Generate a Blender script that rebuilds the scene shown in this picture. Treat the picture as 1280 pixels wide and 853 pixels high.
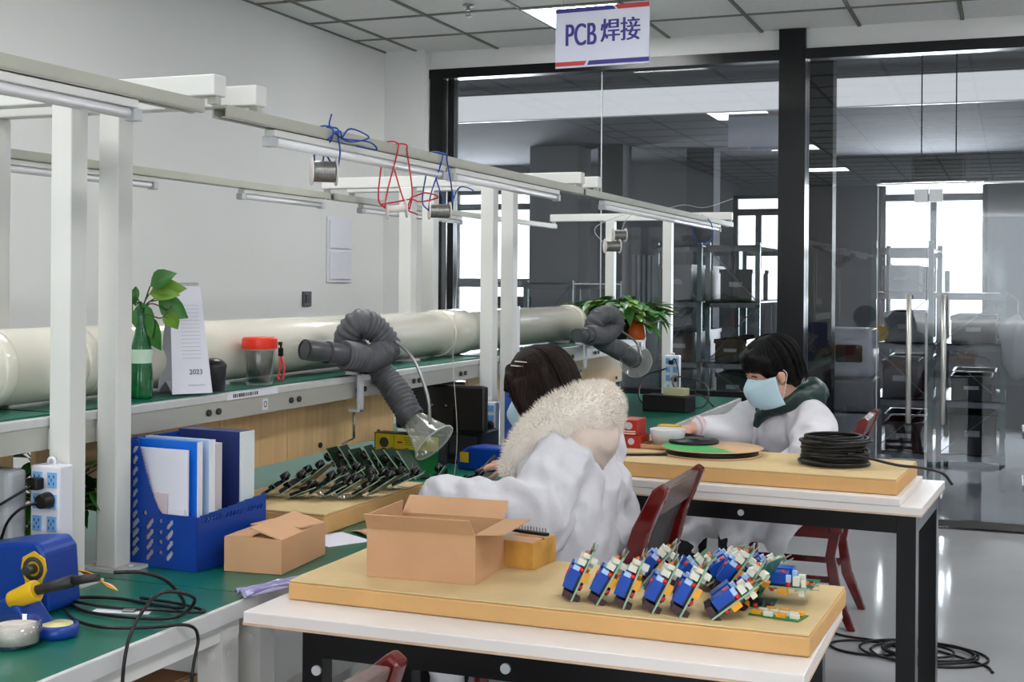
import bpy, bmesh, math, random
from mathutils import Vector, Matrix, Euler, noise
for o in list(bpy.data.objects): bpy.data.objects.remove(o)
S = bpy.context.scene; COL = S.collection; PI = math.pi; R = random.Random(7)
def hx(h, a=1.0):
    h = h.lstrip('#'); v = [int(h[i:i+2], 16)/255 for i in (0, 2, 4)]
    return tuple((c/12.92 if c <= .04045 else ((c+.055)/1.055)**2.4) for c in v)+(a,)
# ---------------- camera ----------------
cd = bpy.data.cameras.new('camera'); cam = bpy.data.objects.new('camera', cd); COL.objects.link(cam)
YAW = math.atan(627/1625)
cam.matrix_world = Matrix.Translation((0, 0, 1.42)) @ Matrix.Rotation(YAW, 4, 'Z') @ Matrix.Rotation(PI/2, 4, 'X') @ Matrix.Rotation(.0076, 4, 'Z')
cd.sensor_width = 36; cd.lens = 1625/1280*36; cd.shift_y = -71.5/1280; cd.clip_start = .05
S.camera = cam
# ---------------- world: bright overcast sky seen only through windows ----------------
w = bpy.data.worlds.new('sky'); S.world = w; w.use_nodes = True
w.node_tree.nodes['Background'].inputs[0].default_value = (.92, .96, 1, 1)
w.node_tree.nodes['Background'].inputs[1].default_value = 2.2
S.view_settings.view_transform = 'Standard'; S.view_settings.look = 'None'
S.view_settings.exposure = 1.1; S.view_settings.gamma = 1
LAMP = 14
def area(name, loc, rot, sx, sy, power, color=(1, 1, 1)):
    l = bpy.data.lights.new(name, 'AREA'); l.shape = 'RECTANGLE'; l.size = sx; l.size_y = sy; l.energy = power; l.color = color
    o = bpy.data.objects.new(name, l); COL.objects.link(o); o.location = loc; o.rotation_euler = rot; return o
area('daylight_unseen_windows', (1.2, -3.9, 1.7), (-PI/2, 0, 0), 5.5, 1.5, 150, (.93, .97, 1))     # area lamp added for daylight; window band behind the photographer is unseen
area('daylight_back_room', (-5.65, 13.8, 1.5), (-PI/2, 0, 0), .9, 2.0, 85, (.93, .97, 1))
area('daylight_back_room', (-.78, 13.8, 1.6), (-PI/2, 0, 0), 1.0, 1.7, 85, (.93, .97, 1))
# ---------------- materials ----------------
MC = {}
def mat(name, color='#cccccc', rough=.5, metal=0, noise_s=0, noise_a=.12, bump=0, bscale=60, emit=0, trans=0, ior=1.45, spec=.5, coat=0, stretch=None):
    if name in MC: return MC[name]
    m = bpy.data.materials.new(name); m.use_nodes = True; nt = m.node_tree; N = nt.nodes; L = nt.links; b = N['Principled BSDF']
    c = hx(color); b.inputs['Base Color'].default_value = c; b.inputs['Roughness'].default_value = rough; b.inputs['Metallic'].default_value = metal
    b.inputs['Specular IOR Level'].default_value = spec; b.inputs['Coat Weight'].default_value = coat; b.inputs['IOR'].default_value = ior
    b.inputs['Transmission Weight'].default_value = trans
    if emit: b.inputs['Emission Color'].default_value = c; b.inputs['Emission Strength'].default_value = emit
    if noise_s or bump:
        tc = N.new('ShaderNodeTexCoord'); mp = N.new('ShaderNodeMapping'); L.new(tc.outputs['Object'], mp.inputs[0])
        if stretch: mp.inputs['Scale'].default_value = stretch
    if noise_s:
        n = N.new('ShaderNodeTexNoise'); n.inputs['Scale'].default_value = noise_s; n.inputs['Detail'].default_value = 5; L.new(mp.outputs[0], n.inputs['Vector'])
        r = N.new('ShaderNodeValToRGB'); r.color_ramp.elements[0].position = .3; r.color_ramp.elements[1].position = .7
        r.color_ramp.elements[0].color = tuple(x*(1-noise_a) for x in c[:3])+(1,); r.color_ramp.elements[1].color = tuple(min(1, x*(1+noise_a)) for x in c[:3])+(1,)
        L.new(n.outputs[0], r.inputs[0]); L.new(r.outputs[0], b.inputs['Base Color'])
    if bump:
        n2 = N.new('ShaderNodeTexNoise'); n2.inputs['Scale'].default_value = bscale; n2.inputs['Detail'].default_value = 4; L.new(mp.outputs[0], n2.inputs['Vector'])
        bp = N.new('ShaderNodeBump'); bp.inputs['Strength'].default_value = bump; bp.inputs['Distance'].default_value = .01
        L.new(n2.outputs[0], bp.inputs['Height']); L.new(bp.outputs[0], b.inputs['Normal'])
    MC[name] = m; return m
def glassmat(name, tint=(.8, .82, .84), refl=1.0, rough=0):
    if name in MC: return MC[name]
    m = bpy.data.materials.new(name); m.use_nodes = True; nt = m.node_tree; N = nt.nodes; L = nt.links
    N.remove(N['Principled BSDF']); out = N['Material Output']
    t = N.new('ShaderNodeBsdfTransparent'); t.inputs[0].default_value = tint+(1,)
    g = N.new('ShaderNodeBsdfGlossy'); g.inputs['Roughness'].default_value = rough; g.inputs[0].default_value = (refl, refl, refl, 1)
    f = N.new('ShaderNodeLayerWeight'); f.inputs[0].default_value = .5; mx = N.new('ShaderNodeMixShader')
    pw = N.new('ShaderNodeMath'); pw.operation = 'POWER'; pw.inputs[1].default_value = 4; L.new(f.outputs['Facing'], pw.inputs[0])
    ma = N.new('ShaderNodeMath'); ma.operation = 'MULTIPLY_ADD'; ma.inputs[1].default_value = .9; ma.inputs[2].default_value = .05; L.new(pw.outputs[0], ma.inputs[0])
    L.new(ma.outputs[0], mx.inputs[0]); L.new(t.outputs[0], mx.inputs[1]); L.new(g.outputs[0], mx.inputs[2]); L.new(mx.outputs[0], out.inputs[0])
    MC[name] = m; return m
WALL = mat('wall_paint', '#dddddb', .85, noise_s=2.5, noise_a=.015, bump=.03, bscale=150)
CEIL = mat('ceiling_tile', '#dededc', .9, noise_s=30, noise_a=.04, bump=.1, bscale=300)
GRID = mat('ceiling_grid', '#77776f', .6)
FLOOR = mat('epoxy_floor', '#a9aaad', .09, noise_s=3, noise_a=.04, bump=.035, bscale=7, spec=.6)
BLACKM = mat('black_frame_metal', '#0d0d0f', .28, .3, spec=.6)
GLASS = glassmat('partition_glass', (.74, .76, .78), 1.0)
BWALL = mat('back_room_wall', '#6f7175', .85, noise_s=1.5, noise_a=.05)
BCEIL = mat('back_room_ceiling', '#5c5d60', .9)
WHITEM = mat('white_enamel', '#d6d6d2', .38, noise_s=6, noise_a=.03)
RAILM = mat('grey_rail', '#b0b0a4', .42, .15, noise_s=8, noise_a=.05)
STEEL = mat('steel', '#9a9a98', .3, .9)
DSTEEL = mat('dark_steel', '#4c4a48', .35, .8)
GREEN = mat('green_esd_mat', '#126250', .28, noise_s=5, noise_a=.10, bump=.03, bscale=200)
EDGE = mat('bench_edge', '#c3c4c4', .4, noise_s=20, noise_a=.04)
FOAM = mat('tan_foam', '#cdb384', .75, noise_s=7, noise_a=.09, bump=.12, bscale=160)
FOAMS = mat('tan_foam_side', '#cfa268', .7, noise_s=6, noise_a=.06, bump=.08, bscale=120)
LAM = mat('white_laminate', '#e2dcd8', .3, noise_s=4, noise_a=.03)
PLYE = mat('laminate_edge', '#cfb39a', .5, noise_s=30, noise_a=.1, stretch=(1, 1, 8))
CARD = mat('cardboard', '#c39872', .8, noise_s=9, noise_a=.05, bump=.06, bscale=250)
CARDI = mat('cardboard_inside', '#b5875f', .85, noise_s=9, noise_a=.05)
CARDD = mat('tarnished_cardboard', '#b98a3f', .7, noise_s=12, noise_a=.35, bump=.1)
WOOD = mat('wood_grain_panel', '#e0bc8b', .45, noise_s=5, noise_a=.11, stretch=(1, 9, .6))
REDW = mat('red_lacquer_wood', '#5e0d0f', .15, noise_s=4, noise_a=.3, stretch=(1, 1, 6), coat=.6)
LEATHER = mat('black_leather', '#1b1b1d', .35, bump=.15, bscale=180)
TAUPE = mat('taupe_leather', '#6a5550', .25, bump=.1, bscale=120)
PVC = mat('cream_pvc', '#dcd8ca', .16, noise_s=1.5, noise_a=.03, coat=.3)
HOSE = mat('grey_hose', '#55565a', .55, noise_s=25, noise_a=.25, bump=.2, bscale=60)
GPIPE = mat('grey_pipe', '#4a4b50', .25)
def hazy(name, tint, amt, rough=.12):
    m = glassmat(name, tint, 1.0, rough); nt = m.node_tree; N = nt.nodes; L = nt.links; out = N['Material Output']
    src = out.inputs[0].links[0].from_socket; d = N.new('ShaderNodeBsdfDiffuse'); d.inputs[0].default_value = (.75, .76, .72, 1); d2 = N.new('ShaderNodeBsdfTranslucent'); d2.inputs[0].default_value = (.75, .76, .72, 1)
    a = N.new('ShaderNodeMixShader'); a.inputs[0].default_value = .5; L.new(d.outputs[0], a.inputs[1]); L.new(d2.outputs[0], a.inputs[2])
    b = N.new('ShaderNodeMixShader'); b.inputs[0].default_value = amt; L.new(src, b.inputs[1]); L.new(a.outputs[0], b.inputs[2]); L.new(b.outputs[0], out.inputs[0]); return m
CLEAR = hazy('clear_plastic', (.92, .93, .91), .16)
CLEARB = glassmat('clear_cover', (.93, .94, .94), 1.0, .05)
BLUE = mat('blue_plastic', '#0c3b93', .32, noise_s=5, noise_a=.06)
BLUE2 = mat('bright_blue_folder', '#1169d6', .35)
NAVY = mat('navy_folder', '#1f2d66', .4)
PAPER = mat('white_paper', '#dcdbe6', .8)
PAPERS = mat('grey_paper', '#bdbdc1', .8)
BLACK = mat('black_plastic', '#0b0b0d', .35)
RUB = mat('black_rubber', '#08080a', .42)
YEL = mat('yellow_plastic', '#d8ad14', .4)
YELP = mat('yellow_print', '#d9c21c', .45)
GREENP = mat('green_print', '#14753a', .45)
REDP = mat('red_plastic', '#e5341c', .35)
PINKR = mat('coral_strap', '#ea4a4e', .5)
SOCKET = mat('pale_blue_socket', '#79aee0', .4)
OFFW = mat('off_white_plastic', '#dcdce4', .35)
LEAF = mat('leaf_green', '#35702a', .4, noise_s=14, noise_a=.4)
LEAF2 = mat('pale_leaf_green', '#6d9436', .4, noise_s=14, noise_a=.3)
STEM = mat('plant_stem', '#3c4a22', .5)
BGLASS = mat('green_bottle_glass', '#0b5a2c', .08, noise_s=60, noise_a=.4, coat=.5)
PCB = mat('green_circuit_board', '#1d6a4a', .35, noise_s=90, noise_a=.45)
PCBE = mat('circuit_board_edge', '#8fae96', .4)
PCBD = mat('dark_green_circuit_board', '#082c1a', .3, noise_s=80, noise_a=.5)
RELAY = mat('blue_relay', '#0a44a4', .3)
LBLUE = mat('light_blue_tip', '#a9c8ee', .4)
WCON = mat('white_connector', '#d9d8c8', .45)
ORC = mat('orange_capacitor', '#e8a02a', .4)
REDC = mat('red_component', '#d5281f', .35)
BRN = mat('brown_terminal', '#3a2224', .35)
COPPER = mat('copper_coil', '#c2713e', .3, .7)
SOLDER = mat('solder_wire', '#8d8b88', .35, .8, noise_s=60, noise_a=.3, stretch=(8, 1, 1))
SPOOLW = mat('white_spool_plastic', '#e4dcd8', .35)
BCORD = mat('blue_cord', '#14459c', .6); RCORD = mat('red_cord', '#c4182f', .6)
MAGENTA = mat('magenta_cloth', '#a3135c', .8, bump=.3, bscale=20)
COAT = mat('white_coat_cloth', '#d5d4da', .85, noise_s=4, noise_a=.03, bump=.25, bscale=30)
COATL = mat('pinstripe_coat_cloth', '#cbc8d4', .85, noise_s=45, noise_a=.05, stretch=(1, 4, .05), bump=.1)
SKIN = mat('skin', '#c99a84', .5, noise_s=8, noise_a=.06)
HAIR = mat('dark_brown_hair', '#1c0d0a', .5, spec=.25, noise_s=30, noise_a=.6, stretch=(3, 3, .25), bump=.5, bscale=60)
HAIRB = mat('black_hair', '#050505', .5, spec=.2, noise_s=30, noise_a=.5, stretch=(3, 3, .25), bump=.4, bscale=60)
FUR = mat('cream_fur', '#eee6dc', .9, noise_s=12, noise_a=.06)
HOODL = mat('blush_hood_lining', '#d6c4b8', .85)
MASK = mat('pale_blue_mask', '#b3d0de', .8, bump=.1)
TROUS = mat('black_trousers', '#121216', .85)
JACKET = mat('dark_green_jacket', '#15302b', .4, noise_s=10, noise_a=.2, bump=.3, bscale=25)
RACKM = mat('grey_green_rack_metal', '#6d8583', .45, .3)
GREYP = mat('grey_plastic', '#8b8d92', .45); DGREY = mat('dark_grey_box', '#2b2c30', .5, noise_s=4, noise_a=.2)
LIGHTG = mat('light_grey_metal', '#b9bcc0', .4)
DIFF = mat('panel_diffuser', '#ffffff', .5, emit=LAMP)
GLOWBAND = mat('glow_band_face', '#ffffff', .5, emit=.42)  # glow put into the white back room band, not a known lamp
TUBE = mat('unlit_tube', '#ecebee', .25)
SIGNW = mat('sign_face', '#dfe0f2', .35); SIGNB = mat('sign_violet_blue', '#3a3590', .5); SIGNR = mat('sign_red', '#d04040', .5)
INK = mat('black_ink', '#333338', .7); GREYI = mat('grey_ink', '#a0a0a8', .7)
PURP = mat('violet_plastic_wrap', '#8a84b4', .2, noise_s=20, noise_a=.3)
SPONGE = mat('yellow_sponge', '#ddd9a0', .9, bump=.4, bscale=300)
WAX = mat('off_white_paste', '#ddd4cb', .7, noise_s=30, noise_a=.2)
REDBOX = mat('red_printed_box', '#a32418', .5, noise_s=30, noise_a=.15)
REELG = mat('green_reel_label', '#3fae5d', .5); REELC = mat('tan_reel_card', '#cda983', .6, noise_s=6, noise_a=.05)
BAG = mat('white_plastic_bag', '#cfd0d4', .35, bump=.5, bscale=25)
# ---------------- mesh builder ----------------
class MB:
    def __init__(s): s.b = bmesh.new()
    def _add(s, vs, fs, M=None, smooth=False):
        v = [s.b.verts.new(M @ Vector(p) if M else p) for p in vs]
        for f in fs:
            try:
                F = s.b.faces.new([v[i] for i in f]); F.smooth = smooth
            except ValueError: pass
    def box(s, x0, x1, y0, y1, z0, z1, M=None):
        s._add([(x, y, z) for x in (x0, x1) for y in (y0, y1) for z in (z0, z1)],
               [(0, 1, 3, 2), (4, 6, 7, 5), (0, 4, 5, 1), (2, 3, 7, 6), (0, 2, 6, 4), (1, 5, 7, 3)], M); return s
    def cbox(s, c, d, M=None): return s.box(c[0]-d[0]/2, c[0]+d[0]/2, c[1]-d[1]/2, c[1]+d[1]/2, c[2]-d[2]/2, c[2]+d[2]/2, M)
    def bar(s, p, q, w, h=None):    # square bar between two points
        h = h or w; p = Vector(p); q = Vector(q); d = q-p; M = Matrix.Translation(p) @ d.to_track_quat('Z', 'Y').to_matrix().to_4x4()
        return s.box(-w/2, w/2, -h/2, h/2, 0, d.length, M)
    def lathe(s, prof, M=None, n=20, smooth=True, cap=False):    # prof [(r,z)]
        vs = []; fs = []
        for r, z in prof:
            for k in range(n): a = 2*PI*k/n; vs.append((r*math.cos(a), r*math.sin(a), z))
        for i in range(len(prof)-1):
            for k in range(n): k2 = (k+1) % n; fs.append((i*n+k, i*n+k2, (i+1)*n+k2, (i+1)*n+k))
        if cap: fs += [tuple(range(n-1, -1, -1)), tuple((len(prof)-1)*n+k for k in range(n))]
        s._add(vs, fs, M, smooth); return s
    def cyl(s, p, q, r0, r1=None, n=14, smooth=True):
        r1 = r0 if r1 is None else r1; p = Vector(p); q = Vector(q); d = q-p
        M = Matrix.Translation(p) @ d.to_track_quat('Z', 'Y').to_matrix().to_4x4()
        vs = [(r*math.cos(2*PI*k/n), r*math.sin(2*PI*k/n), z) for r, z in ((r0, 0), (r1, d.length)) for k in range(n)]
        v = [s.b.verts.new(M @ Vector(a)) for a in vs]
        for k in range(n):
            F = s.b.faces.new((v[k], v[(k+1) % n], v[n+(k+1) % n], v[n+k])); F.smooth = smooth
        s.b.faces.new(v[:n][::-1]); s.b.faces.new(v[n:]); return s
    def ball(s, c, r, M=None, n=12):
        r = (r, r, r) if not isinstance(r, (tuple, list)) else r
        T = Matrix.Translation(c) @ (M or Matrix.Identity(4)) @ Matrix.Diagonal((*r, 1))
        g = bmesh.ops.create_uvsphere(s.b, u_segments=n, v_segments=max(6, n*2//3), radius=1, matrix=T)
        for v in g['verts']:
            for f in v.link_faces: f.smooth = True
        return s
    def tube(s, pts, r, n=8, rf=None, closed=False):
        P = [Vector(p) for p in pts]; m = len(P); prev = None; rings = []
        for i, p in enumerate(P):
            t = (P[min(i+1, m-1)]-P[max(i-1, 0)])
            if t.length < 1e-9: t = Vector((0, 0, 1))
            t.normalize()
            if prev is None: a = t.orthogonal().normalized()
            else: a = prev - t*prev.dot(t); a = a.normalized() if a.length > 1e-6 else t.orthogonal().normalized()
            prev = a; b = t.cross(a); rr = rf(i/(m-1)) if rf else r
            rings.append([s.b.verts.new(p+(a*math.cos(2*PI*k/n)+b*math.sin(2*PI*k/n))*rr) for k in range(n)])
        for i in range(m-1):
            for k in range(n):
                F = s.b.faces.new((rings[i][k], rings[i][(k+1) % n], rings[i+1][(k+1) % n], rings[i+1][k])); F.smooth = True
        s.b.faces.new(rings[0][::-1]); s.b.faces.new(rings[-1]); return s
    def prism(s, poly, t, M=None, smooth=False):   # poly in local XY, thickness along Z centred
        n = len(poly)
        s._add([(x, y, -t/2) for x, y in poly]+[(x, y, t/2) for x, y in poly],
               [tuple(range(n-1, -1, -1)), tuple(range(n, 2*n))]+[(k, (k+1) % n, n+(k+1) % n, n+k) for k in range(n)], M); return s
    def grid(s, f, nu, nv, smooth=True):
        v = [[s.b.verts.new(f(i/nu, j/nv)) for j in range(nv+1)] for i in range(nu+1)]
        for i in range(nu):
            for j in range(nv):
                F = s.b.faces.new((v[i][j], v[i+1][j], v[i+1][j+1], v[i][j+1])); F.smooth = smooth
        return s
    def build(s, name, m, parent=None, world=False, bevel=0, solid=0):
        bmesh.ops.recalc_face_normals(s.b, faces=s.b.faces)
        if world and parent is not None:
            bmesh.ops.translate(s.b, verts=s.b.verts, vec=-Vector(ROOTLOC[parent.name]))
        me = bpy.data.meshes.new(name); s.b.to_mesh(me); s.b.free(); me.materials.append(m)
        o = bpy.data.objects.new(name, me); COL.objects.link(o)
        if parent is not None: o.parent = parent
        if bevel:
            md = o.modifiers.new('bevel', 'BEVEL'); md.width = bevel; md.segments = 2; md.limit_method = 'ANGLE'
        if solid:
            md = o.modifiers.new('solid', 'SOLIDIFY'); md.thickness = solid; md.offset = 0
        return o
ROOTLOC = {}
def spl(pts, n=8):     # catmull-rom through points
    P = [Vector(p) for p in pts]; P = [P[0]*2-P[1]]+P+[P[-1]*2-P[-2]]; out = []
    for i in range(1, len(P)-2):
        for k in range(n):
            t = k/n; a, b, c, d = P[i-1:i+3]
            out.append(.5*((2*b)+(c-a)*t+(2*a-5*b+4*c-d)*t*t+(3*b-a-3*c+d)*t**3))
    out.append(P[-2]); return out
def tag(o, label, cat, group=None, kind=None):
    if label: o['label'] = label
    if cat: o['category'] = cat
    if group: o['group'] = group
    if kind: o['kind'] = kind
    return o
def thing(name, label, cat, loc=(0, 0, 0), rz=0, group=None):
    o = bpy.data.objects.new(name, None); o.empty_display_size = .05; COL.objects.link(o); o.location = loc; o.rotation_euler = (0, 0, rz)
    ROOTLOC[o.name] = loc; return tag(o, label, cat, group)
def struct(o): o['kind'] = 'structure'; return o
def lab(o, l): o['label'] = l; return o
def kids(o): return [c for c in bpy.data.objects if c.parent == o]
def copy_tree(o, loc, rot=None, label=None):
    def cp(a, par):
        c = a.copy(); COL.objects.link(c)
        if par: c.parent = par
        for k in kids(a): cp(k, c)
        return c
    c = cp(o, None); c.location = loc
    if rot is not None: c.rotation_euler = rot
    if label: c['label'] = label
    return c
def inst(o, parent=None, loc=None):
    c = o.copy(); COL.objects.link(c)
    if parent is not None: c.parent = parent
    if loc is not None: c.location = loc
    return c
def MX(loc=(0, 0, 0), rx=0, ry=0, rz=0): return Matrix.Translation(loc) @ Euler((rx, ry, rz)).to_matrix().to_4x4()

# =============== SETTING ===============
HC = 2.985; GY = 8.07; G = .585
struct(MB().box(-4.2, 5.1, -4.2, 14.3, -.1, 0).build('floor', FLOOR))
strip = MB().box(-1.19, 5, GY-.03, GY+.03, 0, .006).build('floor_joint', BLACKM, bpy.data.objects['floor'])
struct(MB().box(-7.2, -4.2, 8.25, 14.3, -.1, 0).build('floor', FLOOR))
struct(MB().box(-4.15, -4.0, -4.2, 8.2, 0, 3.1).build('wall_left', WALL))
struct(MB().box(5.0, 5.15, -4.2, 14.3, 0, 3.1).build('wall_right', WALL))
mb = MB(); mb.box(-4.15, 5.1, -4.2, -4.05, 0, .9).box(-4.15, 5.1, -4.2, -4.05, 2.5, 3.1).box(-4.15, -1.8, -4.2, -4.05, .9, 2.5).box(4.2, 5.1, -4.2, -4.05, .9, 2.5)
struct(mb.build('wall_rear', WALL))
wn = struct(MB().box(-1.8, 4.2, -4.15, -4.1, .9, .95).box(-1.8, 4.2, -4.15, -4.1, 2.45, 2.5).box(-1.8, -1.75, -4.15, -4.1, .9, 2.5).box(4.15, 4.2, -4.15, -4.1, .9, 2.5).box(1.17, 1.23, -4.15, -4.1, .9, 2.5).build('window_4', WHITEM))
MB().box(-1.78, 4.18, -4.13, -4.12, .92, 2.48).build('pane', glassmat('window_glass', (.9, .92, .93), .6), wn)
# front partition wall bits around the glazing
struct(MB().box(-4.0, -3.70, 7.93, 8.22, 0, HC+.1).build('wall_corner', WALL))
struct(MB().box(-3.70, 5.0, 8.03, 8.22, 2.86, HC+.1).build('wall_front', WALL))
struct(MB().box(-3.70, -1.33, 8.03, 8.16, 0, .695).build('wall_sill', WALL))
# ceiling: grid + individual tiles
ce = struct(MB().box(-4.15, 5.1, -4.2, 8.2, HC+.02, HC+.12).build('ceiling', GRID))
gb = MB()
xs = [-4.0, -3.77]+[-3.215+G*k for k in range(14)]+[5.0]
ys = [-4.2]+[GY-G*k for k in range(20, -1, -1)]
for x in xs: gb.box(x-.010, x+.010, -4.2, GY, HC-.004, HC+.018)
for y in ys: gb.box(-4.0, 5.0, y-.010, y+.010, HC-.004, HC+.018)
gb.build('grid_bars', GRID, ce)
LX = [-2.63, .295, 3.22]; LY = [6.9, 3.975, 1.05, -1.875]
tiles = {}
for i in range(len(xs)-1):
    for j in range(len(ys)-1):
        x0, x1, y0, y1 = xs[i], xs[i+1], ys[j], ys[j+1]
        if any(abs(x0-a) < .06 for a in LX) and any(abs(y0-b) < .06 for b in LY): continue
        key = (round(x1-x0, 2), round(y1-y0, 2)); cx, cy = (x0+x1)/2, (y0+y1)/2
        z = HC+.004+R.uniform(-.0015, .0015)
        if key not in tiles: tiles[key] = MB().cbox((0, 0, .006), (x1-x0-.024, y1-y0-.024, .012)).build('ceiling_tile', CEIL, ce); tiles[key].location = (cx, cy, z)
        else: inst(tiles[key], None, (cx, cy, z))
names = {(0, 0): 'square ceiling light panel lit above the hanging sign', }
for i, a in enumerate(LX):
    for j, b in enumerate(LY):
        t = thing('ceiling_light', 'lit square ceiling panel, %s column, %s row from the glass wall' % (('left', 'middle', 'right')[i], ('first', 'second', 'third', 'fourth')[j]), 'ceiling light', (a+G/2, b+G/2, HC), 0, 'flush ceiling light panels')
        MB().box(-.285, .285, -.285, -.27, -.008, .012).box(-.285, .285, .27, .285, -.008, .012).box(-.285, -.27, -.27, .27, -.008, .012).box(.27, .285, -.27, .27, -.008, .012).build('frame', WHITEM, t)
        MB().box(-.268, .268, -.268, .268, -.003, .004).build('diffuser', DIFF, t)
t = thing('sprinkler_head', 'small metal sprinkler head under the ceiling tiles', 'sprinkler', (-2.87, 6.72, HC))
MB().lathe([(.03, 0), (.03, -.006), (.012, -.008), (.012, -.03)], cap=True).build('escutcheon', STEEL, t)
MB().tube([(-.012, 0, -.028), (-.018, 0, -.045), (0, 0, -.06)], .003).tube([(.012, 0, -.028), (.018, 0, -.045), (0, 0, -.06)], .003).lathe([(.0, -.062), (.02, -.06), (.02, -.063), (0, -.066)]).build('deflector', STEEL, t)
# glazed partition
gw = struct(MB().box(-3.70, 5.0, 8.0, 8.10, 2.80, 2.865).build('trim_1', BLACKM))       # head rail
struct(MB().box(-3.69, -3.60, 8.0, 8.12, .69, 2.8).build('trim_2', BLACKM)); struct(MB().box(-3.58, -3.535, 8.05, 8.12, .72, 2.8).build('trim_5', BLACKM))
struct(MB().box(-1.345, -1.185, 7.98, 8.16, 0, 2.985).build('trim_3', BLACKM))     # central black pillar
struct(MB().box(-3.6, -1.34, 8.02, 8.12, .695, .76).build('trim_4', BLACKM))
w1 = struct(MB().box(-3.535, -2.503, 8.07, 8.08, .76, 2.8).build('window_5', GLASS))
w2 = struct(MB().box(-2.497, -1.345, 8.07, 8.08, .76, 2.8).build('window_6', GLASS))
MB().box(-2.503, -2.497, 8.069, 8.081, .76, 2.8).build('glass_joint', LIGHTG, w2)
w3 = struct(MB().box(-1.185, -.77, 8.07, 8.08, .02, 2.03).build('window_7', GLASS))
struct(MB().box(-1.185, 2.0, 8.07, 8.08, 2.04, 2.8).build('window_8', GLASS))
struct(MB().box(.32, 2.0, 8.07, 8.08, .02, 2.03).build('window_9', GLASS)); struct(MB().box(2.0, 2.1, 8.0, 8.12, 0, 2.8).build('trim_6', BLACKM))
struct(MB().box(2.1, 5.0, 8.07, 8.08, .02, 2.8).build('window_10', GLASS))
def gdoor(n, x0, x1, hxp):
    d = struct(MB().box(x0, x1, 8.068, 8.08, .02, 2.025).build('door_%d' % n, GLASS))
    MB().box(x0, x1, 8.06, 8.088, .01, .05).build('bottom_rail', DSTEEL, d)
    MB().box(x0, x0+.004, 8.067, 8.081, .05, 2.02).box(x1-.004, x1, 8.067, 8.081, .05, 2.02).build('edge_trim', LIGHTG, d)
    h = MB().cyl((hxp, 8.0, .615), (hxp, 8.0, 1.375), .0155).build('door_handle', mat('brushed_steel', '#c9c7c0', .3, .8), d)
    MB().cyl((hxp, 8.0, .72), (hxp, 8.07, .72), .01).cyl((hxp, 8.0, 1.27), (hxp, 8.07, 1.27), .01).build('standoff', STEEL, h)
    MB().cbox((-.515 if n == 1 else -.43, 8.06, 1.96), (.075, .05, .075)).build('lock_box', LIGHTG, d)
gdoor(1, -.765, -.482, -.575); gdoor(2, -.478, .31, -.38)
struct(MB().box(-.77, .32, 8.05, 8.10, 2.028, 2.038).build('trim_7', STEEL))
t = thing('exit_sign_box', 'dark unlit rectangular display hung above the glass doors', 'sign', (-.43, 8.3, 2.06))
MB().box(-.155, .155, -.03, .03, .0, .155).build('housing', BLACK, t, bevel=.004); MB().box(-.14, .14, -.033, -.029, .015, .14).build('screen', mat('dark_screen', '#15171a', .1), t)
MB().cyl((-.1, 0, .155), (-.1, 0, .92), .004).cyl((.1, 0, .155), (.1, 0, .92), .004).build('hanger', DSTEEL, t)
# back room shell
mb = MB(); Wn = [(-6.15, -5.15, .3, 2.5), (-2.85, -2.3, 1.3, 2.4), (-1.3, -.25, .78, 2.53), (1.2, 3.2, .8, 2.5)]
xc = -7.2
for a, b, c, d in Wn:
    mb.box(xc, a, 14.0, 14.2, 0, 3.1); mb.box(a, b, 14.0, 14.2, 0, c); mb.box(a, b, 14.0, 14.2, d, 3.1); xc = b
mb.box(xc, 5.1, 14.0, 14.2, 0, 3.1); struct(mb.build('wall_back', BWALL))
for k, (a, b, c, d) in enumerate(Wn):
    mb = MB(); hb = d-.22
    mb.box(a, b, 14.04, 14.1, hb, hb+.07).box(a, a+.05, 14.04, 14.1, c, d).box(b-.05, b, 14.04, 14.1, c, d).box(a, b, 14.04, 14.1, c, c+.05).box(a, b, 14.04, 14.1, d-.04, d).box((a+b)/2-.03, (a+b)/2+.03, 14.04, 14.1, c, hb)
    if k == 0: mb.box(a, b, 14.04, 14.1, 1.38, 1.48)
    f = struct(mb.build('window_%s' % ('1', '2', '3', '11')[k], mat('dark_window_frame', '#3c3f45', .4)))
    MB().box(a, b, 14.07, 14.075, c, d).build('pane', MC['window_glass'], f)
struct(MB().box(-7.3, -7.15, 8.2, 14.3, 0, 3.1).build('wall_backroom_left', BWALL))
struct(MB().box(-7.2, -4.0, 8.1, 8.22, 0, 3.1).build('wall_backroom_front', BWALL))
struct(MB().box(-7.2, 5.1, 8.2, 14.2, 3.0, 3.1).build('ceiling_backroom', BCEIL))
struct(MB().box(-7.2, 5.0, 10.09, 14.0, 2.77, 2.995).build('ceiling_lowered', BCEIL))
struct(MB().box(-4.45, -3.95, 12, 12.4, 0, 2.77).build('column_1', mat('back_column_paint', '#a8a9ac', .8)))
struct(MB().box(-3.75, -3.5, 12, 12.3, 0, 2.77).build('column_2', mat('dark_column_paint', '#5c5d61', .8)))
struct(MB().box(-3.02, -2.75, 12.6, 12.9, 0, 2.77).build('column_3', MC['dark_column_paint']))
struct(MB().box(-1.31, -1.13, 8.85, 9.03, 0, 3.0).build('reflection_post', mat('dark_reflection_black', '#1c1c1f', .5)))  # solid post put in for a dark reflection in the glass
t = thing('glow_band', 'long white band across the room behind the glass, brightened by added glow', 'ceiling light', (-1, 10.05, 2.77))  # pale band behind the glass; emission added to give its brightness
MB().box(-6.2, 6, .0, .03, .0, .225).build('band_backing', WHITEM, t); MB().box(-6.18, 5.98, -.012, -.001, .008, .217).build('diffuser', GLOWBAND, t)
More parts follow.
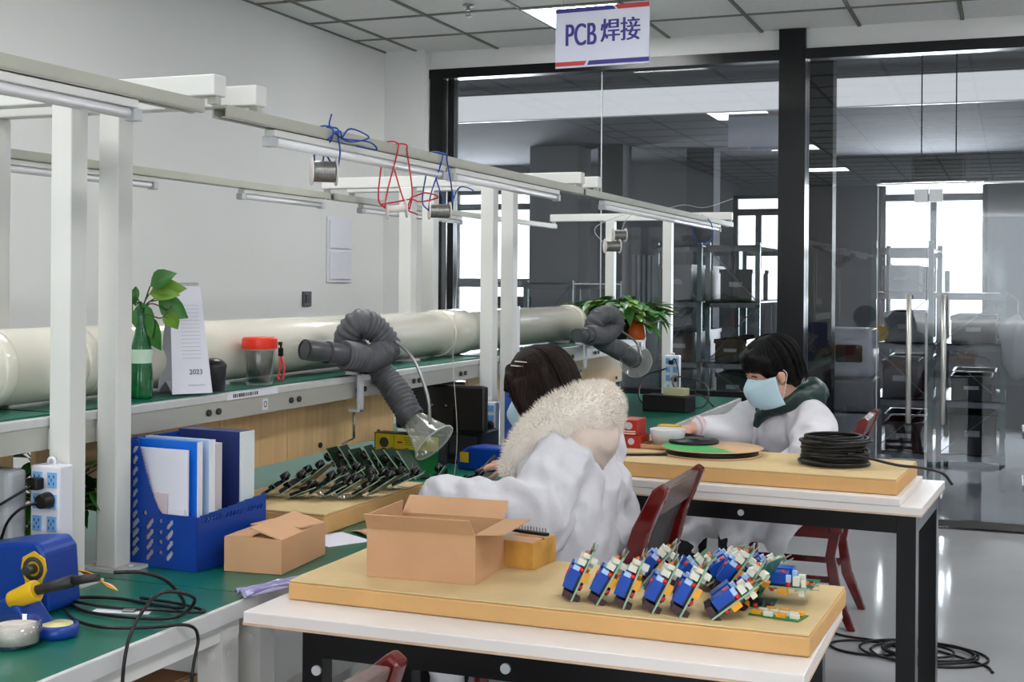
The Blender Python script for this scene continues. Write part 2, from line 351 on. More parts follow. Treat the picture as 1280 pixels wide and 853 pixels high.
# wall fittings on left wall
t = thing('switch_panel', 'pair of white flush switch covers on the left wall', 'switch panel', (-4.0, 7.3, 1.42))
MB().box(0, .012, -.16, .16, 0, .41).build('frame', OFFW, t, bevel=.003)
for z in (.02, .215): MB().box(.012, .02, -.14, .14, z, z+.175).build('cover', OFFW, t, bevel=.003)
t = thing('wall_socket', 'small dark grey switch on the left wall', 'switch', (-4.0, 6.9, 1.275)); MB().box(0, .012, -.05, .05, 0, .09).build('plate', mat('dark_grey_plate', '#3e3f44', .4), t, bevel=.003); MB().box(.012, .016, -.025, .025, .02, .07).build('rocker', BLACK, t)

# =============== BENCH ISLAND ===============
YU = [(.2, 2.40), (2.405, 4.90), (4.93, 7.72)]
nm = ['nearest the camera', 'in the middle', 'nearest the glass wall']
for k, (a, b) in enumerate(YU):
    t = thing('workbench', 'long bench with green mat top and pale frame, %s' % nm[k], 'workbench', (-2.13, (a+b)/2, 0), 0, 'green topped workbenches')
    h = (b-a)/2
    MB().box(-.612, .612, -h, h, .749, .7508).build('green_mat', GREEN, t)
    MB().box(-.622, .622, -h-.001, h+.001, .712, .7495).build('bench_top', EDGE, t, bevel=.003)
    MB().box(.54, .60, -h+.03, h-.03, .672, .707).build('front_beam', WHITEM, t); MB().box(-.60, -.54, -h+.03, h-.03, .655, .707).build('rear_beam', WHITEM, t)
    l0 = None
    for sy in (-1, 1):
        for x in (-.575, 0, .575):
            if l0 is None: l0 = MB().box(-.03, .03, -.03, .03, 0, .707).cyl((0, -.034, .64), (0, -.03, .64), .012).cyl((.034, 0, .64), (.03, 0, .64), .012).cyl((.034, 0, .45), (.03, 0, .45), .012).build('leg', WHITEM, t); l0.location = (x, sy*(h-.07), 0)
            else: inst(l0, None, (x, sy*(h-.07), 0))
        MB().box(-.6, .6, sy*(h-.07)-.02, sy*(h-.07)+.02, .10, .14).build('foot_rail', WHITEM, t)
    MB().box(-.02, .02, -h+.03, h-.03, .10, .15).build('long_rail', WHITEM, t)
# gantry frames above each bench (goal posts, cross beams, rails, tubes)
def gantry(k, y0, y1, posts):
    t = thing('gantry_frame', 'white overhead gantry with grey rails %s' % ('over the bench nearest the camera', 'over the middle bench', 'over the bench nearest the glass wall')[k], 'gantry', (-2.13, (y0+y1)/2, .75), 0, 'overhead gantry frames')
    for y in posts:
        for x in (-1.95, -2.31):
            p = MB().box(x-.0275, x+.0275, y-.0275, y+.0275, .758, 1.81).build('post', WHITEM, t, world=True, bevel=.003)
            b_ = MB().box(x-.065, x+.065, y-.045, y+.045, .75, .758); 
            for sx in (-.05, .05): b_.cyl((x+sx, y, .758), (x+sx, y, .763), .006)
            q = b_.build('base_plate', WHITEM, p); 
            bm_ = q.data; bm_.transform(Matrix.Translation(-Vector(ROOTLOC[t.name])))
        MB().box(-2.70, -1.56, y-.0225, y+.0225, 1.81, 1.855).build('cross_beam', WHITEM, t, world=True, bevel=.003)
    for x in (-1.575, -2.685):
        r_ = MB(); yy0, yy1 = y0, y1
        r_.box(x-.018, x+.018, yy0, yy1, 1.788, 1.795).box(x-.018, x-.014, yy0, yy1, 1.77, 1.788).box(x+.014, x+.018, yy0, yy1, 1.77, 1.788).box(x-.018, x-.006, yy0, yy1, 1.768, 1.771).box(x+.006, x+.018, yy0, yy1, 1.768, 1.771)
        for y in posts: r_.box(x-.01, x+.01, y-.01, y+.01, 1.794, 1.812)
        r_.build('rail', RAILM, t, world=True)
    return t
def tubelight(x, y0, y1, label):
    t = thing('tube_light', label, 'tube light', (x, (y0+y1)/2, 1.768), 0, 'tube lights under the rails')
    h = (y1-y0)/2
    MB().box(-.014, .014, -h, h, -.018, -.002).build('housing', WHITEM, t, bevel=.002)
    MB().cyl((0, -h+.02, -.028), (0, h-.02, -.028), .0115, n=12).build('tube', TUBE, t)
    for s in (-1, 1): MB().box(-.014, .014, s*h-.012, s*h+.012, -.042, -.018).build('end_cap', LIGHTG, t, bevel=.003)
    MB().cbox((0, -h*.6, -.001), (.02, .03, .004)).build('clip', DSTEEL, t); MB().cbox((0, h*.6, -.001), (.02, .03, .004)).build('clip', DSTEEL, t)
ga = gantry(0, .2, 2.27, [.35, 2.33]); gbb = gantry(1, 2.35, 4.80, [2.49, 4.80]); gc = gantry(2, 4.83, 7.69, [5.02, 7.67])
tubelight(-1.575, .8, 2.06, 'white tube light under the front rail nearest the camera')
tubelight(-1.575, 2.55, 3.50, 'white tube light holding the first hanging solder spool')
tubelight(-1.575, 3.57, 4.53, 'white tube light just before the twin posts')
tubelight(-1.575, 5.10, 7.35, 'white tube light under the rail nearest the glass wall')
tubelight(-2.685, 2.5, 3.62, 'rear tube light seen between the nearest white posts')
tubelight(-2.685, 4.15, 4.75, 'rear tube light beside the wall side of the middle bench'); tubelight(-2.685, 5.1, 6.2, 'rear tube light beyond the twin posts')
# shelves
SH = [(.5, 2.36), (2.38, 4.86), (4.96, 7.3)]
for k, (a, b) in enumerate(SH):
    t = thing('duct_shelf', 'raised pale shelf with green mat carrying the white duct, %s' % nm[k], 'shelf', (-2.13, (a+b)/2, .76), 0, 'shelves between the gantry posts')
    z1 = 1.122
    MB().box(-2.255, -2.005, a, b, z1-.004, z1).build('green_mat', GREEN, t, world=True)
    MB().box(-2.265, -1.982, a, b, z1-.024, z1-.0045).build('shelf_top', EDGE, t, world=True, bevel=.002)
    MB().box(-2.0, -1.986, a+.02, b-.0, z1-.075, z1-.0245).build('front_rail', mat('shelf_rail_metal', '#b5b5ae', .4, .3), t, world=True)
    MB().box(-2.26, -2.245, a+.02, b-.0, z1-.075, z1-.0245).build('rear_rail', MC['shelf_rail_metal'], t, world=True)
    pf = b if k != 1 else 4.31
    pn = MB(); n_ = 5
    for q in range(n_):
        ya = a+.05+(pf-a-.05)*q/n_; yb = a+.05+(pf-a-.05)*(q+1)/n_-.003
        o = MB().box(-2.14, -2.125, ya, yb, .86, z1-.0245).build('wood_panel', WOOD, t, world=True)
    q = a+.12; b0 = None
    while q < b-.1:
        for (bx, by, bz) in ((-1.986, q, z1-.05), (-1.986, q+.045, z1-.05), (-2.125, q, .885)):
            lc = Vector((bx, by, bz))-Vector(ROOTLOC[t.name])
            if b0 is None: b0 = MB().cyl((0, 0, 0), (.007, 0, 0), .009, n=8).build('bolt', DSTEEL, t); b0.location = lc
            else: inst(b0, None, lc)
        q += .42
    for y in ([.35, 2.33], [2.49, 4.80], [5.02, 7.2])[k]: MB().box(-2.0, -1.978, y-.02, y+.02, z1-.075, z1-.03).build('bracket', WHITEM, t, world=True); MB().box(-2.282, -2.26, y-.02, y+.02, z1-.075, z1-.03).build('bracket', WHITEM, t, world=True)
# duct
t = thing('ventilation_duct', 'thick cream pipe duct lying along the raised shelf', 'duct', (-2.184, 4.2, 1.122))
DR = .089; dz = 1.122+DR+.006; dx = -2.184
def ring(y, w, r): return MB().cyl((dx, y, dz), (dx, y+w, dz), r, n=40)
MB().cyl((dx, .6, dz), (dx, 6.52, dz), DR, n=48).build('pipe', PVC, t, world=True)
for y, w_ in ((2.30, .035), (2.58, .04), (1.9, .05), (4.80, .24), (6.45, .07)):
    ring(y, w_, DR+.0065).build('coupling', PVC, t, world=True, bevel=.003)
MB().cyl((dx, 6.52, dz), (dx, 6.55, dz), DR*.97, DR*.75, n=40).build('end_cap', PVC, t, world=True)
for y in (3.2, 4.5, 5.6, 6.3): MB().box(dx-.06, dx+.06, y-.03, y+.03, 1.122, 1.131).build('saddle', OFFW, t, world=True)

# =============== TABLES ===============
def table(name, label, x0, x1, y0, y1, loc, rz=0, i=.03, q=.045):
    t = thing(name, label, 'table', loc, rz)
    MB().box(x0, x1, y0, y1, .722, .75).build('table_top', LAM, t, bevel=.002)
    MB().box(x0-.001, x1+.001, y0-.001, y1+.001, .7225, .728).build('edge_band', PLYE, t)
    for a, b in ((x0+.12, y0+i), (x1-i-q, y0+i), (x0+.12, y1-i-q), (x1-i-q, y1-i-q)):
        l = MB().box(a, a+q, b, b+q, .0, .721).build('leg', BLACKM, t, bevel=.002)
    for b in (y0+i, y1-i-q): MB().box(x0+.12+q, x1-i-q, b, b+q, .665, .721).build('apron', BLACKM, t)
    for a in (x0+.12, x1-i-q): MB().box(a, a+q, y0+i+q, y1-i-q, .665, .721).build('side_rail', BLACKM, t)
    MB().cyl((x0+.155, y0+i-.006, .64), (x0+.155, y0+i, .64), .01).cyl(((x0+x1)/2, y0+i-.006, .69), ((x0+x1)/2, y0+i, .69), .01).build('bolt', LIGHTG, t)
    return t
table('work_table', 'white topped table with black steel legs in the foreground', -.56, .565, -.26, .27, (-.896, 2.53, 0))
table('work_table', 'white topped black legged table in front of the glass wall', -.62, .50, -.31, .31, (-.735, 4.455, 0), math.radians(-3.5), .018, .058)
def pad(label, poly, z0, z1):
    cx = sum(p[0] for p in poly)/4; cy = sum(p[1] for p in poly)/4
    t = thing('foam_pad', label, 'foam pad', (cx, cy, z0))
    lp = [(p[0]-cx, p[1]-cy) for p in poly]; h = z1-z0
    MB().prism(lp, h*.90, Matrix.Translation((0, 0, h*.45))).build('core', FOAMS, t, bevel=.004)
    MB().prism([(a*.996, b*.996) for a, b in lp], h*.1, Matrix.Translation((0, 0, h*.95+.0002))).build('top_sheet', FOAM, t, bevel=.002)
pad('thick tan foam pad on the foreground table under the blue boards', [(-1.422, 2.388), (-.337, 2.375), (-.322, 2.79), (-1.428, 2.79)], .751, .792)
pad('tan foam pad on the green bench under the dark boards', [(-2.09, 3.04), (-1.695, 3.03), (-1.69, 3.64), (-2.09, 3.66)], .751, .806)
t = thing('white_board', 'white sheet board beneath the foam pad on the rear table', 'board', (-.8, 4.41, .751), math.radians(-3.5)); MB().box(-.55, .50, -.265, .265, 0, .024).build('sheet', LAM, t, bevel=.002)
def rotp(cx, cy, hw, hd, a):
    return [(cx+x*math.cos(a)-y*math.sin(a), cy+x*math.sin(a)+y*math.cos(a)) for x, y in ((-hw, -hd), (hw, -hd), (hw, hd), (-hw, hd))]
pad('tan foam pad on the rear table under the reel and cable coil', rotp(-.835, 4.43, .52, .235, math.radians(-3.5)), .776, .826)
# =============== HANGING SIGN ===============
def text_obj(name, body, size, m, parent, M, ext=.0008, bold=0):
    cu = bpy.data.curves.new(name, 'FONT'); cu.body = body; cu.size = size; cu.extrude = ext; cu.offset = 0; cu.align_x = 'CENTER'; cu.align_y = 'CENTER'
    o = bpy.data.objects.new('tmp', cu); COL.objects.link(o); bpy.context.view_layer.update()
    me = bpy.data.meshes.new_from_object(o.evaluated_get(bpy.context.evaluated_depsgraph_get())); bpy.data.objects.remove(o)
    me.name = name; me.materials.clear(); me.materials.append(m); me.transform(M); me.update()
    q = bpy.data.objects.new(name, me); COL.objects.link(q)
    q.parent = parent; return q
t = thing('hanging_sign', 'white hanging sign with violet lettering PCB and two characters', 'sign', (-1.86, 6.0, 2.475), math.radians(-3))
MB().box(-.24, .24, -.004, .004, 0, .29).build('sign_panel', SIGNW, t)
def para(x0, x1, z0, z1, s0, s1): # slanted bars, front and back
    m = MB()
    for y in (-.0052, .0052): m._add([(x0, y, z0), (x1+s0, y, z0), (x1+s1, y, z1), (x0, y, z1)], [(0, 1, 2, 3)])
    return m
para(-.24, .06, .268, .29, .012, -.006).build('violet_bar', SIGNB, t)
m = MB(); 
for y in (-.0052, .0052): m._add([(.082, y, .268), (.24, y, .268), (.24, y, .29), (.066, y, .29)], [(0, 1, 2, 3)])
m.build('red_bar', SIGNR, t)
para(-.24, -.085, .008, .029, -.004, .008).build('red_bar', SIGNR, t)
m = MB()
for y in (-.0052, .0052): m._add([(-.074, y, .008), (.24, y, .008), (.24, y, .029), (-.064, y, .029)], [(0, 1, 2, 3)])
m.build('violet_bar', SIGNB, t)
for k, d_ in enumerate((-.0028, 0, .0028)):
    o1 = text_obj('lettering', 'PCB', .112, SIGNB, t, MX((-.108+d_, -.0055-.0001*k, .152), PI/2) @ Matrix.Diagonal((.82, 1.36, 1, 1)))
    o2 = text_obj('lettering', '焊接', .100, SIGNB, t, MX((.095+d_, -.0055-.0001*k, .160), PI/2) @ Matrix.Diagonal((1.02, 1.2, 1, 1)))
for x in (-.2, .2): MB().cyl((x, 0, .29), (x, 0, .51), .0012, n=6).build('hanging_wire', STEEL, t)

# =============== THINGS ON THE SHELF ===============
def leaf(mb, base, d, L, w, droop=.25, up=Vector((0, 0, 1))):
    d = Vector(d).normalized(); s = d.cross(up); s = s.normalized() if s.length > .05 else Vector((1, 0, 0)); nrm = s.cross(d).normalized()
    prof = [0, .55, .95, 1, .82, .45, 0.02]
    def f(u, v):
        i = u*6; a = int(min(i, 5)); ww = prof[a]+(prof[a+1]-prof[a])*(i-a)
        x = (v-.5)*2
        return Vector(base)+d*(L*u)+s*(x*w*ww/2)+nrm*(-droop*L*u*u+abs(x)*w*.14*ww)
    mb.grid(f, 6, 4); return mb
t = thing('green_bottle_vase', 'green glass bottle holding pothos sprigs beside the desk calendar', 'vase', (-2.06, 2.735, 1.1225))
MB().lathe([(0, .0), (.026, .0), (.029, .01), (.030, .05), (.025, .10), (.028, .12), (.017, .165), (.0115, .20), (.0115, .225), (.013, .23)], n=24).build('bottle', BGLASS, t)
MB().lathe([(.0262, .085), (.0256, .10), (.0285, .12), (.0283, .125)], n=24).build('label_band', mat('pale_green_print', '#b9d6c0', .4), t)
rr = random.Random(3)
tips = [((.015, .01, .265), (1, .1, .25), .095, .062), ((.035, .02, .25), (1, .3, -.6), .085, .058), ((-.005, .0, .245), (.4, -.2, -1), .095, .065), ((.065, .02, .225), (.3, .2, -1), .055, .045), ((-.005, -.02, .262), (-1, .1, -.05), .065, .045), ((.005, .0, .22), (.4, 0, -1), .105, .062), ((-.035, .01, .24), (-.5, 0, -1), .075, .05), ((-.02, 0, .235), (-.4, .3, 1), .06, .035), ((.025, 0, .285), (.6, 0, .35), .075, .055), ((.05, .01, .262), (1, 0, .1), .05, .03)]
for i, (p, d, L_, w_) in enumerate(tips):
    st = MB().tube(spl([(0, 0, .20), (p[0]*.3, p[1]*.3, .24), p], 5), .0018, 6).build('stem', STEM, t)
    leaf(MB(), p, d, L_, w_, up=Vector((0, -1, .4))).build('leaf', LEAF if i % 3 else LEAF2, t)
MB().tube(spl([(.0, 0, .21), (.03, -.02, .215), (.06, 0, .205), (.075, .02, .235)], 6), .002, 6).build('stem', STEM, t)
t = thing('desk_calendar', 'white standing desk calendar with ruled page reading 2023', 'calendar', (-2.045, 2.90, 1.1225), math.radians(57))
m = MB(); 
fr = [(-.055, -.052, .004), (.055, -.052, .004), (.038, -.004, .285), (-.045, -.004, .285)]
m._add(fr, [(0, 1, 2, 3)]); m.build('front_page', PAPER, t, solid=.003)
m = MB(); m._add([(-.055, .052, .004), (.055, .052, .004), (.038, .004, .285), (-.045, .004, .285)], [(0, 1, 2, 3)]); m.build('back_board', PAPERS, t, solid=.003)
m = MB(); m._add([(-.053, -.050, .004), (.053, -.050, .004), (.053, .0, .035), (-.053, 0, .035)], [(0, 1, 2, 3)]); m._add([(-.053, .050, .004), (.053, .050, .004), (.053, .0, .035), (-.053, 0, .035)], [(0, 1, 2, 3)]); m.build('base_fold', PAPERS, t, solid=.002)
m = MB()
for k in range(14): 
    c = (-.032+k*.005, 0, .288); m.lathe([(.006, -.0006), (.0068, 0), (.006, .0006)], MX(c, 0, PI/2), n=8)
m.build('binding_coil', BLACK, t)
MP = MX((0, -.0295, .14)) @ Euler((PI/2-math.atan(.048/.281), 0, 0)).to_matrix().to_4x4()
m = MB()
for k in range(15): m.box(-.022+.0005*k*0, .03-.001*abs(k-7)*.2, .095-k*.010, .0956-k*.010, .0015, .0022, MP)
m.build('ruled_lines', GREYI, t)
text_obj('year_print', '2023', .019, INK, t, MP @ Matrix.Translation((.012, -.082, .0025)), .0002, .0006)
MB().box(-.01, .035, -.117, -.1155, .0015, .0025, MP).build('footer_print', GREYI, t)
t = thing('lidded_cup', 'small black cup with domed lid to the right of the calendar', 'cup', (-2.03, 3.01, 1.1225))
MB().lathe([(0, 0), (.031, 0), (.034, .062), (.034, .066)], n=28).build('cup_body', mat('charcoal_plastic', '#26272c', .4), t)
MB().lathe([(.0355, .064), (.0355, .07), (.028, .082), (.014, .088), (0, .089)], n=28).build('lid', BLACK, t)
t = thing('plastic_jar', 'clear plastic jar with bright red screw lid on the shelf', 'jar', (-2.033, 3.245, 1.1225))
MB().lathe([(0, .001), (.036, .001), (.04, .01), (.045, .105), (.042, .112)], n=28).lathe([(0, .004), (.034, .004), (.043, .105)], n=28).build('jar_body', CLEARB, t)
MB().lathe([(0, .008), (.033, .008), (.0405, .10)], n=28).build('wrapped_contents', glassmat('frosted_liner', (.68, .68, .70), .3, .4), t)
MB().lathe([(.050, .105), (.051, .108), (.051, .133), (.046, .138), (0, .139)], n=32).build('lid', REDP, t, bevel=.001)
t = thing('strap_tool', 'short coral wrist strap hanging from a black clip beside the red lidded jar', 'strap', (-2.05, 3.39, 1.1225))
MB().box(-.006, .006, -.005, .005, .075, .10).cyl((0, 0, .10), (0, 0, .118), .003).box(-.008, .004, -.003, .003, .108, .118).build('clip', BLACK, t)
MB().tube(spl([(0, 0, .078), (.010, .003, .045), (.009, 0, .012), (0, 0, .004), (-.008, 0, .012), (-.004, .003, .045), (0, 0, .078)], 6), .0035, 6).build('strap_loop', PINKR, t)
t = thing('label_strip', 'narrow white barcode label strip on the edge of the shelf', 'label', (-1.9815, 3.0, 1.0995))
MB().box(0, .0012, -.0, .26, -.001, .018).build('paper', PAPER, t)
m = MB()
for k in range(14): m.box(.0011, .0017, .03+k*.009+.02*0, .034+k*.009+R.uniform(0, .003), .004, .014)
m.build('bars_print', INK, t)
t = thing('sticker', 'small round inspection sticker on the shelf rail near the clamp', 'sticker', (-1.9855, 3.20, 1.072))
MB().box(0, .0012, -.014, .014, -.016, .016).build('backing', PAPER, t); MB().lathe([(.006, 0), (.009, 0)], MX((.0016, 0, 0), 0, PI/2)).build('ring_print', INK, t)
# =============== FUME EXTRACTION HOODS ===============
def hood(label, o, path, r, cone_c, cone_d, cl, cr, rod, clampz, pipe_l=.10):
    ox, oy, oz = o
    t = thing('fume_hose', label, 'extraction hose', (ox, oy, 1.122), 0, None)
    P = [Vector(p)-Vector((ox, oy, 1.122)) for p in path]
    s = spl(P, 22); L = len(s)
    d0 = (s[1]-s[0]).normalized()
    MB().cyl(s[0]-d0*pipe_l, s[0]-d0*pipe_l*.45, r*.74, n=28).cyl(s[0]-d0*pipe_l*.45, s[0], r*.84, n=28).build('grey_nozzle', GPIPE, t, bevel=.002)
    MB().lathe([(r*.74, 0), (r*.74, .003), (r*.62, .003), (r*.62, 0)], Matrix.Translation(s[0]-d0*(pipe_l+.002)) @ d0.to_track_quat('Z', 'Y').to_matrix().to_4x4(), n=28).build('nozzle_ring', BLACK, t)
    # corrugated flexible hose: helical ridges
    dist = [0]
    for i in range(1, L): dist.append(dist[-1]+(s[i]-s[i-1]).length)
    tot = dist[-1]; n = int(tot/.0038); pts = []; j = 0
    for i in range(n+1):
        q = tot*i/n
        while j < L-2 and dist[j+1] < q: j += 1
        f = (q-dist[j])/max(1e-9, dist[j+1]-dist[j]); pts.append(s[j].lerp(s[j+1], f))
    MB().tube(pts, r, 26, rf=lambda u: r*(1+.085*math.sin(u*tot*2*PI/.0155))*(1+.035*math.sin(u*37))).build('flexible_hose', HOSE, t)
    e = pts[-1]; dd = (pts[-1]-pts[-5]).normalized(); cd_ = Vector(cone_d).normalized()
    MC_ = Matrix.Translation(e) @ cd_.to_track_quat('Z', 'Y').to_matrix().to_4x4()
    MB().lathe([(r*1.0, -.02), (r*1.05, .012), (r*.98, .02)], MC_, n=30).build('hose_collar', mat('dark_hose_clamp', '#3c3d41', .4), t)
    MB().lathe([(r*.86, .0), (r*.88, .025), (r*1.25, cl*.6), (cr*.92, cl*.93), (cr, cl), (cr*1.01, cl+.003), (cr*.9, cl*.93), (r*1.2, cl*.6), (r*.84, .022)], MC_, n=40).build('clear_cone', CLEAR, t)
    MB().lathe([(cr*.985, cl-.002), (cr*1.02, cl), (cr*1.02, cl+.004), (cr*.985, cl+.004)], MC_, n=40).build('cone_rim', hazy('cone_rim_plastic', (.8, .82, .8), .5), t)
    MB().tube(spl([Vector(p)-Vector((ox, oy, 1.122)) for p in rod], 10), .0055, 8).build('gooseneck_rod', STEEL, t)
    c = Vector((-1.982-ox, oy-oy, 0))
    MB().box(c.x-.03, c.x+.022, -.016, .016, .0, .012).box(c.x+.012, c.x+.022, -.016, .016, -.12, .012).box(c.x-.02, c.x+.022, -.014, .014, -.12, -.11).build('clamp_bracket', LIGHTG, t, bevel=.002)
    MB().cyl((c.x+.0, 0, .01), (c.x+.0, 0, .085), .006).cyl((c.x-.005, 0, -.11), (c.x-.005, 0, -.205), .0045).cyl((c.x-.005, 0, -.205), (c.x-.005, -.075, -.215), .003).build('clamp_screw', STEEL, t)
    return t
hood('long grey corrugated fume hose with clear cone aimed at the dark circuit boards', (-1.95, 3.74, 0),
     [(-1.965, 3.628, 1.192), (-1.925, 3.726, 1.178), (-1.9, 3.801, 1.211), (-1.93, 3.779, 1.268), (-1.97, 3.733, 1.289), (-2.01, 3.735, 1.240), (-2.02, 3.833, 1.186), (-1.965, 3.886, 1.121), (-1.9, 3.88, 1.054), (-1.845, 3.86, .985)],
     .043, None, (.76, -.12, -.66), .125, .076, [(-1.91, 3.70, 1.15), (-1.885, 3.78, 1.235), (-1.81, 3.80, 1.18), (-1.755, 3.80, 1.06), (-1.745, 3.80, .965)], 0, .155)
hood('far grey corrugated fume hose curled in a loop with its clear cone facing the camera', (-1.93, 6.1, 0),
     [(-1.92, 6.02, 1.172), (-1.90, 6.20, 1.168), (-1.88, 6.33, 1.215), (-1.89, 6.25, 1.272), (-1.93, 6.17, 1.245), (-1.95, 6.20, 1.18), (-1.92, 6.309, 1.12), (-1.87, 6.427, 1.075), (-1.83, 6.49, 1.038)],
     .045, None, (.42, -.80, -.12), .07, .082, [(-1.86, 6.3, 1.20), (-1.80, 6.42, 1.13), (-1.77, 6.42, 1.06)], 0, .14)
# =============== SOLDER SPOOLS ===============
def spool(label, c, ax, r, L_, ties, cord, full=True, group=None):
    t = thing('solder_spool', label, 'spool', c)
    d = Vector(ax).normalized(); M = d.to_track_quat('Z', 'Y').to_matrix().to_4x4()
    for s in (-1, 1): MB().lathe([(.006, s*L_/2), (r, s*L_/2), (r, s*(L_/2+.003)), (.006, s*(L_/2+.003))], M, n=28).build('flange', SPOOLW, t)
    MB().lathe([(r*.35, -L_/2), (r*.35, L_/2)], M, n=16).build('core', SPOOLW, t)
    if full:
        n_ = 10
        MB().lathe([(r*.36, -L_/2+.001)]+[(r*(.74+.03*(i % 2)), -L_/2+.001+(L_-.002)*i/(2*n_)) for i in range(2*n_+1)]+[(r*.36, L_/2-.001)], M, n=28).build('solder_wire', SOLDER, t)
    for q in ties: MB().tube(spl([Vector(p)-Vector(c) for p in q], 6), .0022, 6).build('cord', cord, t)
    return t
z0 = 1.797
def over(x, y, c, dx_=0):   # loop over the rail and down to the spool centre
    return [(x, y, c[2]+.0), (x+.006, y+.004, c[2]+.05), (-1.553, y, 1.775), (-1.556, y, z0+.002), (-1.592, y, z0+.002), (-1.596, y-.005, 1.76), (x-.02, y, c[2]+.03), (x, y, c[2])]
c = (-1.57, 2.79, 1.690)
spool('full solder spool hung by a tangle of blue cord, nearest the camera', c, (.72, .55, 0), .034, .056,
      [over(c[0]+.014, 2.83, c), over(c[0]-.012, 2.80, c), [(-1.55, 2.84, 1.775), (-1.53, 2.85, 1.80), (-1.51, 2.91, 1.785), (-1.53, 2.87, 1.77), (-1.55, 2.85, 1.775), (-1.535, 2.80, 1.79), (-1.55, 2.77, 1.765)], [(-1.55, 2.84, 1.775), (-1.52, 2.93, 1.775), (-1.53, 2.99, 1.762), (-1.55, 2.92, 1.765)], [(-1.55, 2.845, 1.775), (-1.56, 2.80, 1.80), (-1.55, 2.79, 1.83)]], BCORD)
c = (-1.57, 3.19, 1.622)
spool('empty white spool hung by two long red cords', c, (.75, .5, .1), .027, .05,
      [over(c[0]-.02, 3.16, c), over(c[0]+.025, 3.22, c), [(-1.545, 3.23, 1.655), (-1.52, 3.27, 1.67), (-1.50, 3.31, 1.66), (-1.53, 3.26, 1.645), (-1.545, 3.23, 1.65), (-1.56, 3.17, 1.64), (-1.58, 3.12, 1.63)], [(-1.545, 3.23, 1.655), (-1.54, 3.20, 1.62), (-1.535, 3.25, 1.61)]], RCORD, False)
c = (-1.57, 3.475, 1.632)
spool('half used solder spool hung by a blue cord next to the empty spool', c, (.75, .5, 0), .027, .058,
      [over(c[0]-.024, 3.45, c), over(c[0]+.026, 3.49, c), [(-1.545, 3.50, 1.65), (-1.53, 3.52, 1.70), (-1.515, 3.55, 1.705), (-1.50, 3.57, 1.695)]], BCORD)
c = (-1.78, 6.05, 1.66)
spool('upper of the two small spools hanging near the glass wall', c, (.8, .5, 0), .033, .06, [[(c[0], c[1], c[2]), (-1.72, c[1]-.03, 1.75), (-1.60, c[1], 1.80)]], mat('clear_line', '#bdbdb8', .4), True)
c = (-1.80, 6.0, 1.605)
spool('lower of the two small spools hanging near the glass wall', c, (.8, .5, 0), .035, .07, [[(c[0]-.03, c[1], c[2]), (-1.87, c[1]-.03, 1.70), (-1.60, c[1], 1.80)]], MC['clear_line'], True)
t = thing('blue_cord_loop', 'loop of blue cord hanging from the far rail end', 'cord', (-1.575, 6.9, 1.80))
MB().tube(spl([(0, -.05, -.01), (-.03, -.09, -.06), (.0, -.03, -.155), (.04, .08, -.13), (.03, .12, -.04), (0, .03, .0)], 8), .003, 6).build('cord', BCORD, t)
t = thing('wire_whisker', 'thin clear wire ends curling above the far grey rail', 'wire', (-1.57, 6.2, 1.797))
MB().tube(spl([(0, 0, 0), (.05, .1, .02), (.12, .25, .015), (.22, .45, .07)], 8), .0015, 5).build('wire', MC['clear_line'], t)
t = thing('hanging_wire', 'thin solder wire hanging in front of the clear hood cone', 'wire', (-1.575, 3.6, 1.768)); MB().tube(spl([(0, 0, 0), (.005, .01, -.3), (-.004, 0, -.55), (.01, .005, -.8), (.0, 0, -.97)], 8), .0009, 5).build('wire', MC['clear_line'], t)

# =============== LEFT BENCH THINGS ===============
def power_strip(label, loc, w, h, d, rows, cols, plugs, rz=0):
    t = thing('power_strip', label, 'power strip', loc, rz)
    MB().box(-w/2, w/2, -d, 0, 0, h).build('housing', OFFW, t, bevel=.004)
    sw = w/cols*.62; sh = h/(rows+1.1)*.72; s0 = None
    for i in range(rows):
        for j in range(cols):
            x = -w/2+w*(j+.5)/cols; z = h-(i+.62)*h/(rows+.9)
            if s0 is None:
                s0 = MB().box(-sw/2, sw/2, -.003, .001, -sh/2, sh/2).build('socket', SOCKET, t, bevel=.001); m = MB()
                for a, b in ((-.25, .22), (.25, .22), (-.25, -.25), (.25, -.25), (0, .0)): m.box(a*sw-.0012, a*sw+.0012, -.0036, -.003, b*sh-.003, b*sh+.003)
                sl = m.build('slots', NAVY, s0); s0.location = (x, -d, z)
            else:
                q = inst(s0, None, (x, -d, z)); ql = inst(sl, q)
    MB().cyl((-w*.22, -d-.002, h*.09), (-w*.22, -d, h*.09), w*.09, n=14).build('indicator', SOCKET, t)
    MB().lathe([(.006, -.003), (.012, -.003), (.012, .003), (.006, .003)], MX((0, -d/2, h+.006), PI/2), n=16).build('hanging_eye', OFFW, t)
    for (px_, pz_, kind, cable) in plugs:
        if kind == 'square': b = MB().box(px_-.014, px_+.014, -d-.028, -d-.003, pz_-.013, pz_+.013).build('plug', BLACK, t, bevel=.004)
        else: b = MB().cyl((px_, -d-.003, pz_), (px_, -d-.03, pz_), .019, .015, n=24).build('plug', BLACK, t, bevel=.002)
        MB().tube(spl([(px_, -d-.02, pz_)]+cable, 8), .0032, 8).build('cable', RUB, b)
    return t
power_strip('white six socket power strip on the post behind the blue solder station', (-1.945, 2.298, .835), .078, .185, .045, 3, 2,
            [(-.012, .148, 'square', [(-.03, -.09, .13), (-.07, -.12, .10), (-.12, -.13, .07)]), (.012, .112, 'round', [(-.02, -.09, .10), (-.05, -.10, .07), (-.08, -.09, .02)])])
power_strip('white power strip fixed to the twin posts beside the black monitor', (-1.93, 4.77, .765), .085, .19, .045, 4, 2, [(.02, .10, 'round', [(0, -.09, .08), (-.03, -.08, .03), (-.03, -.06, -.01)])])
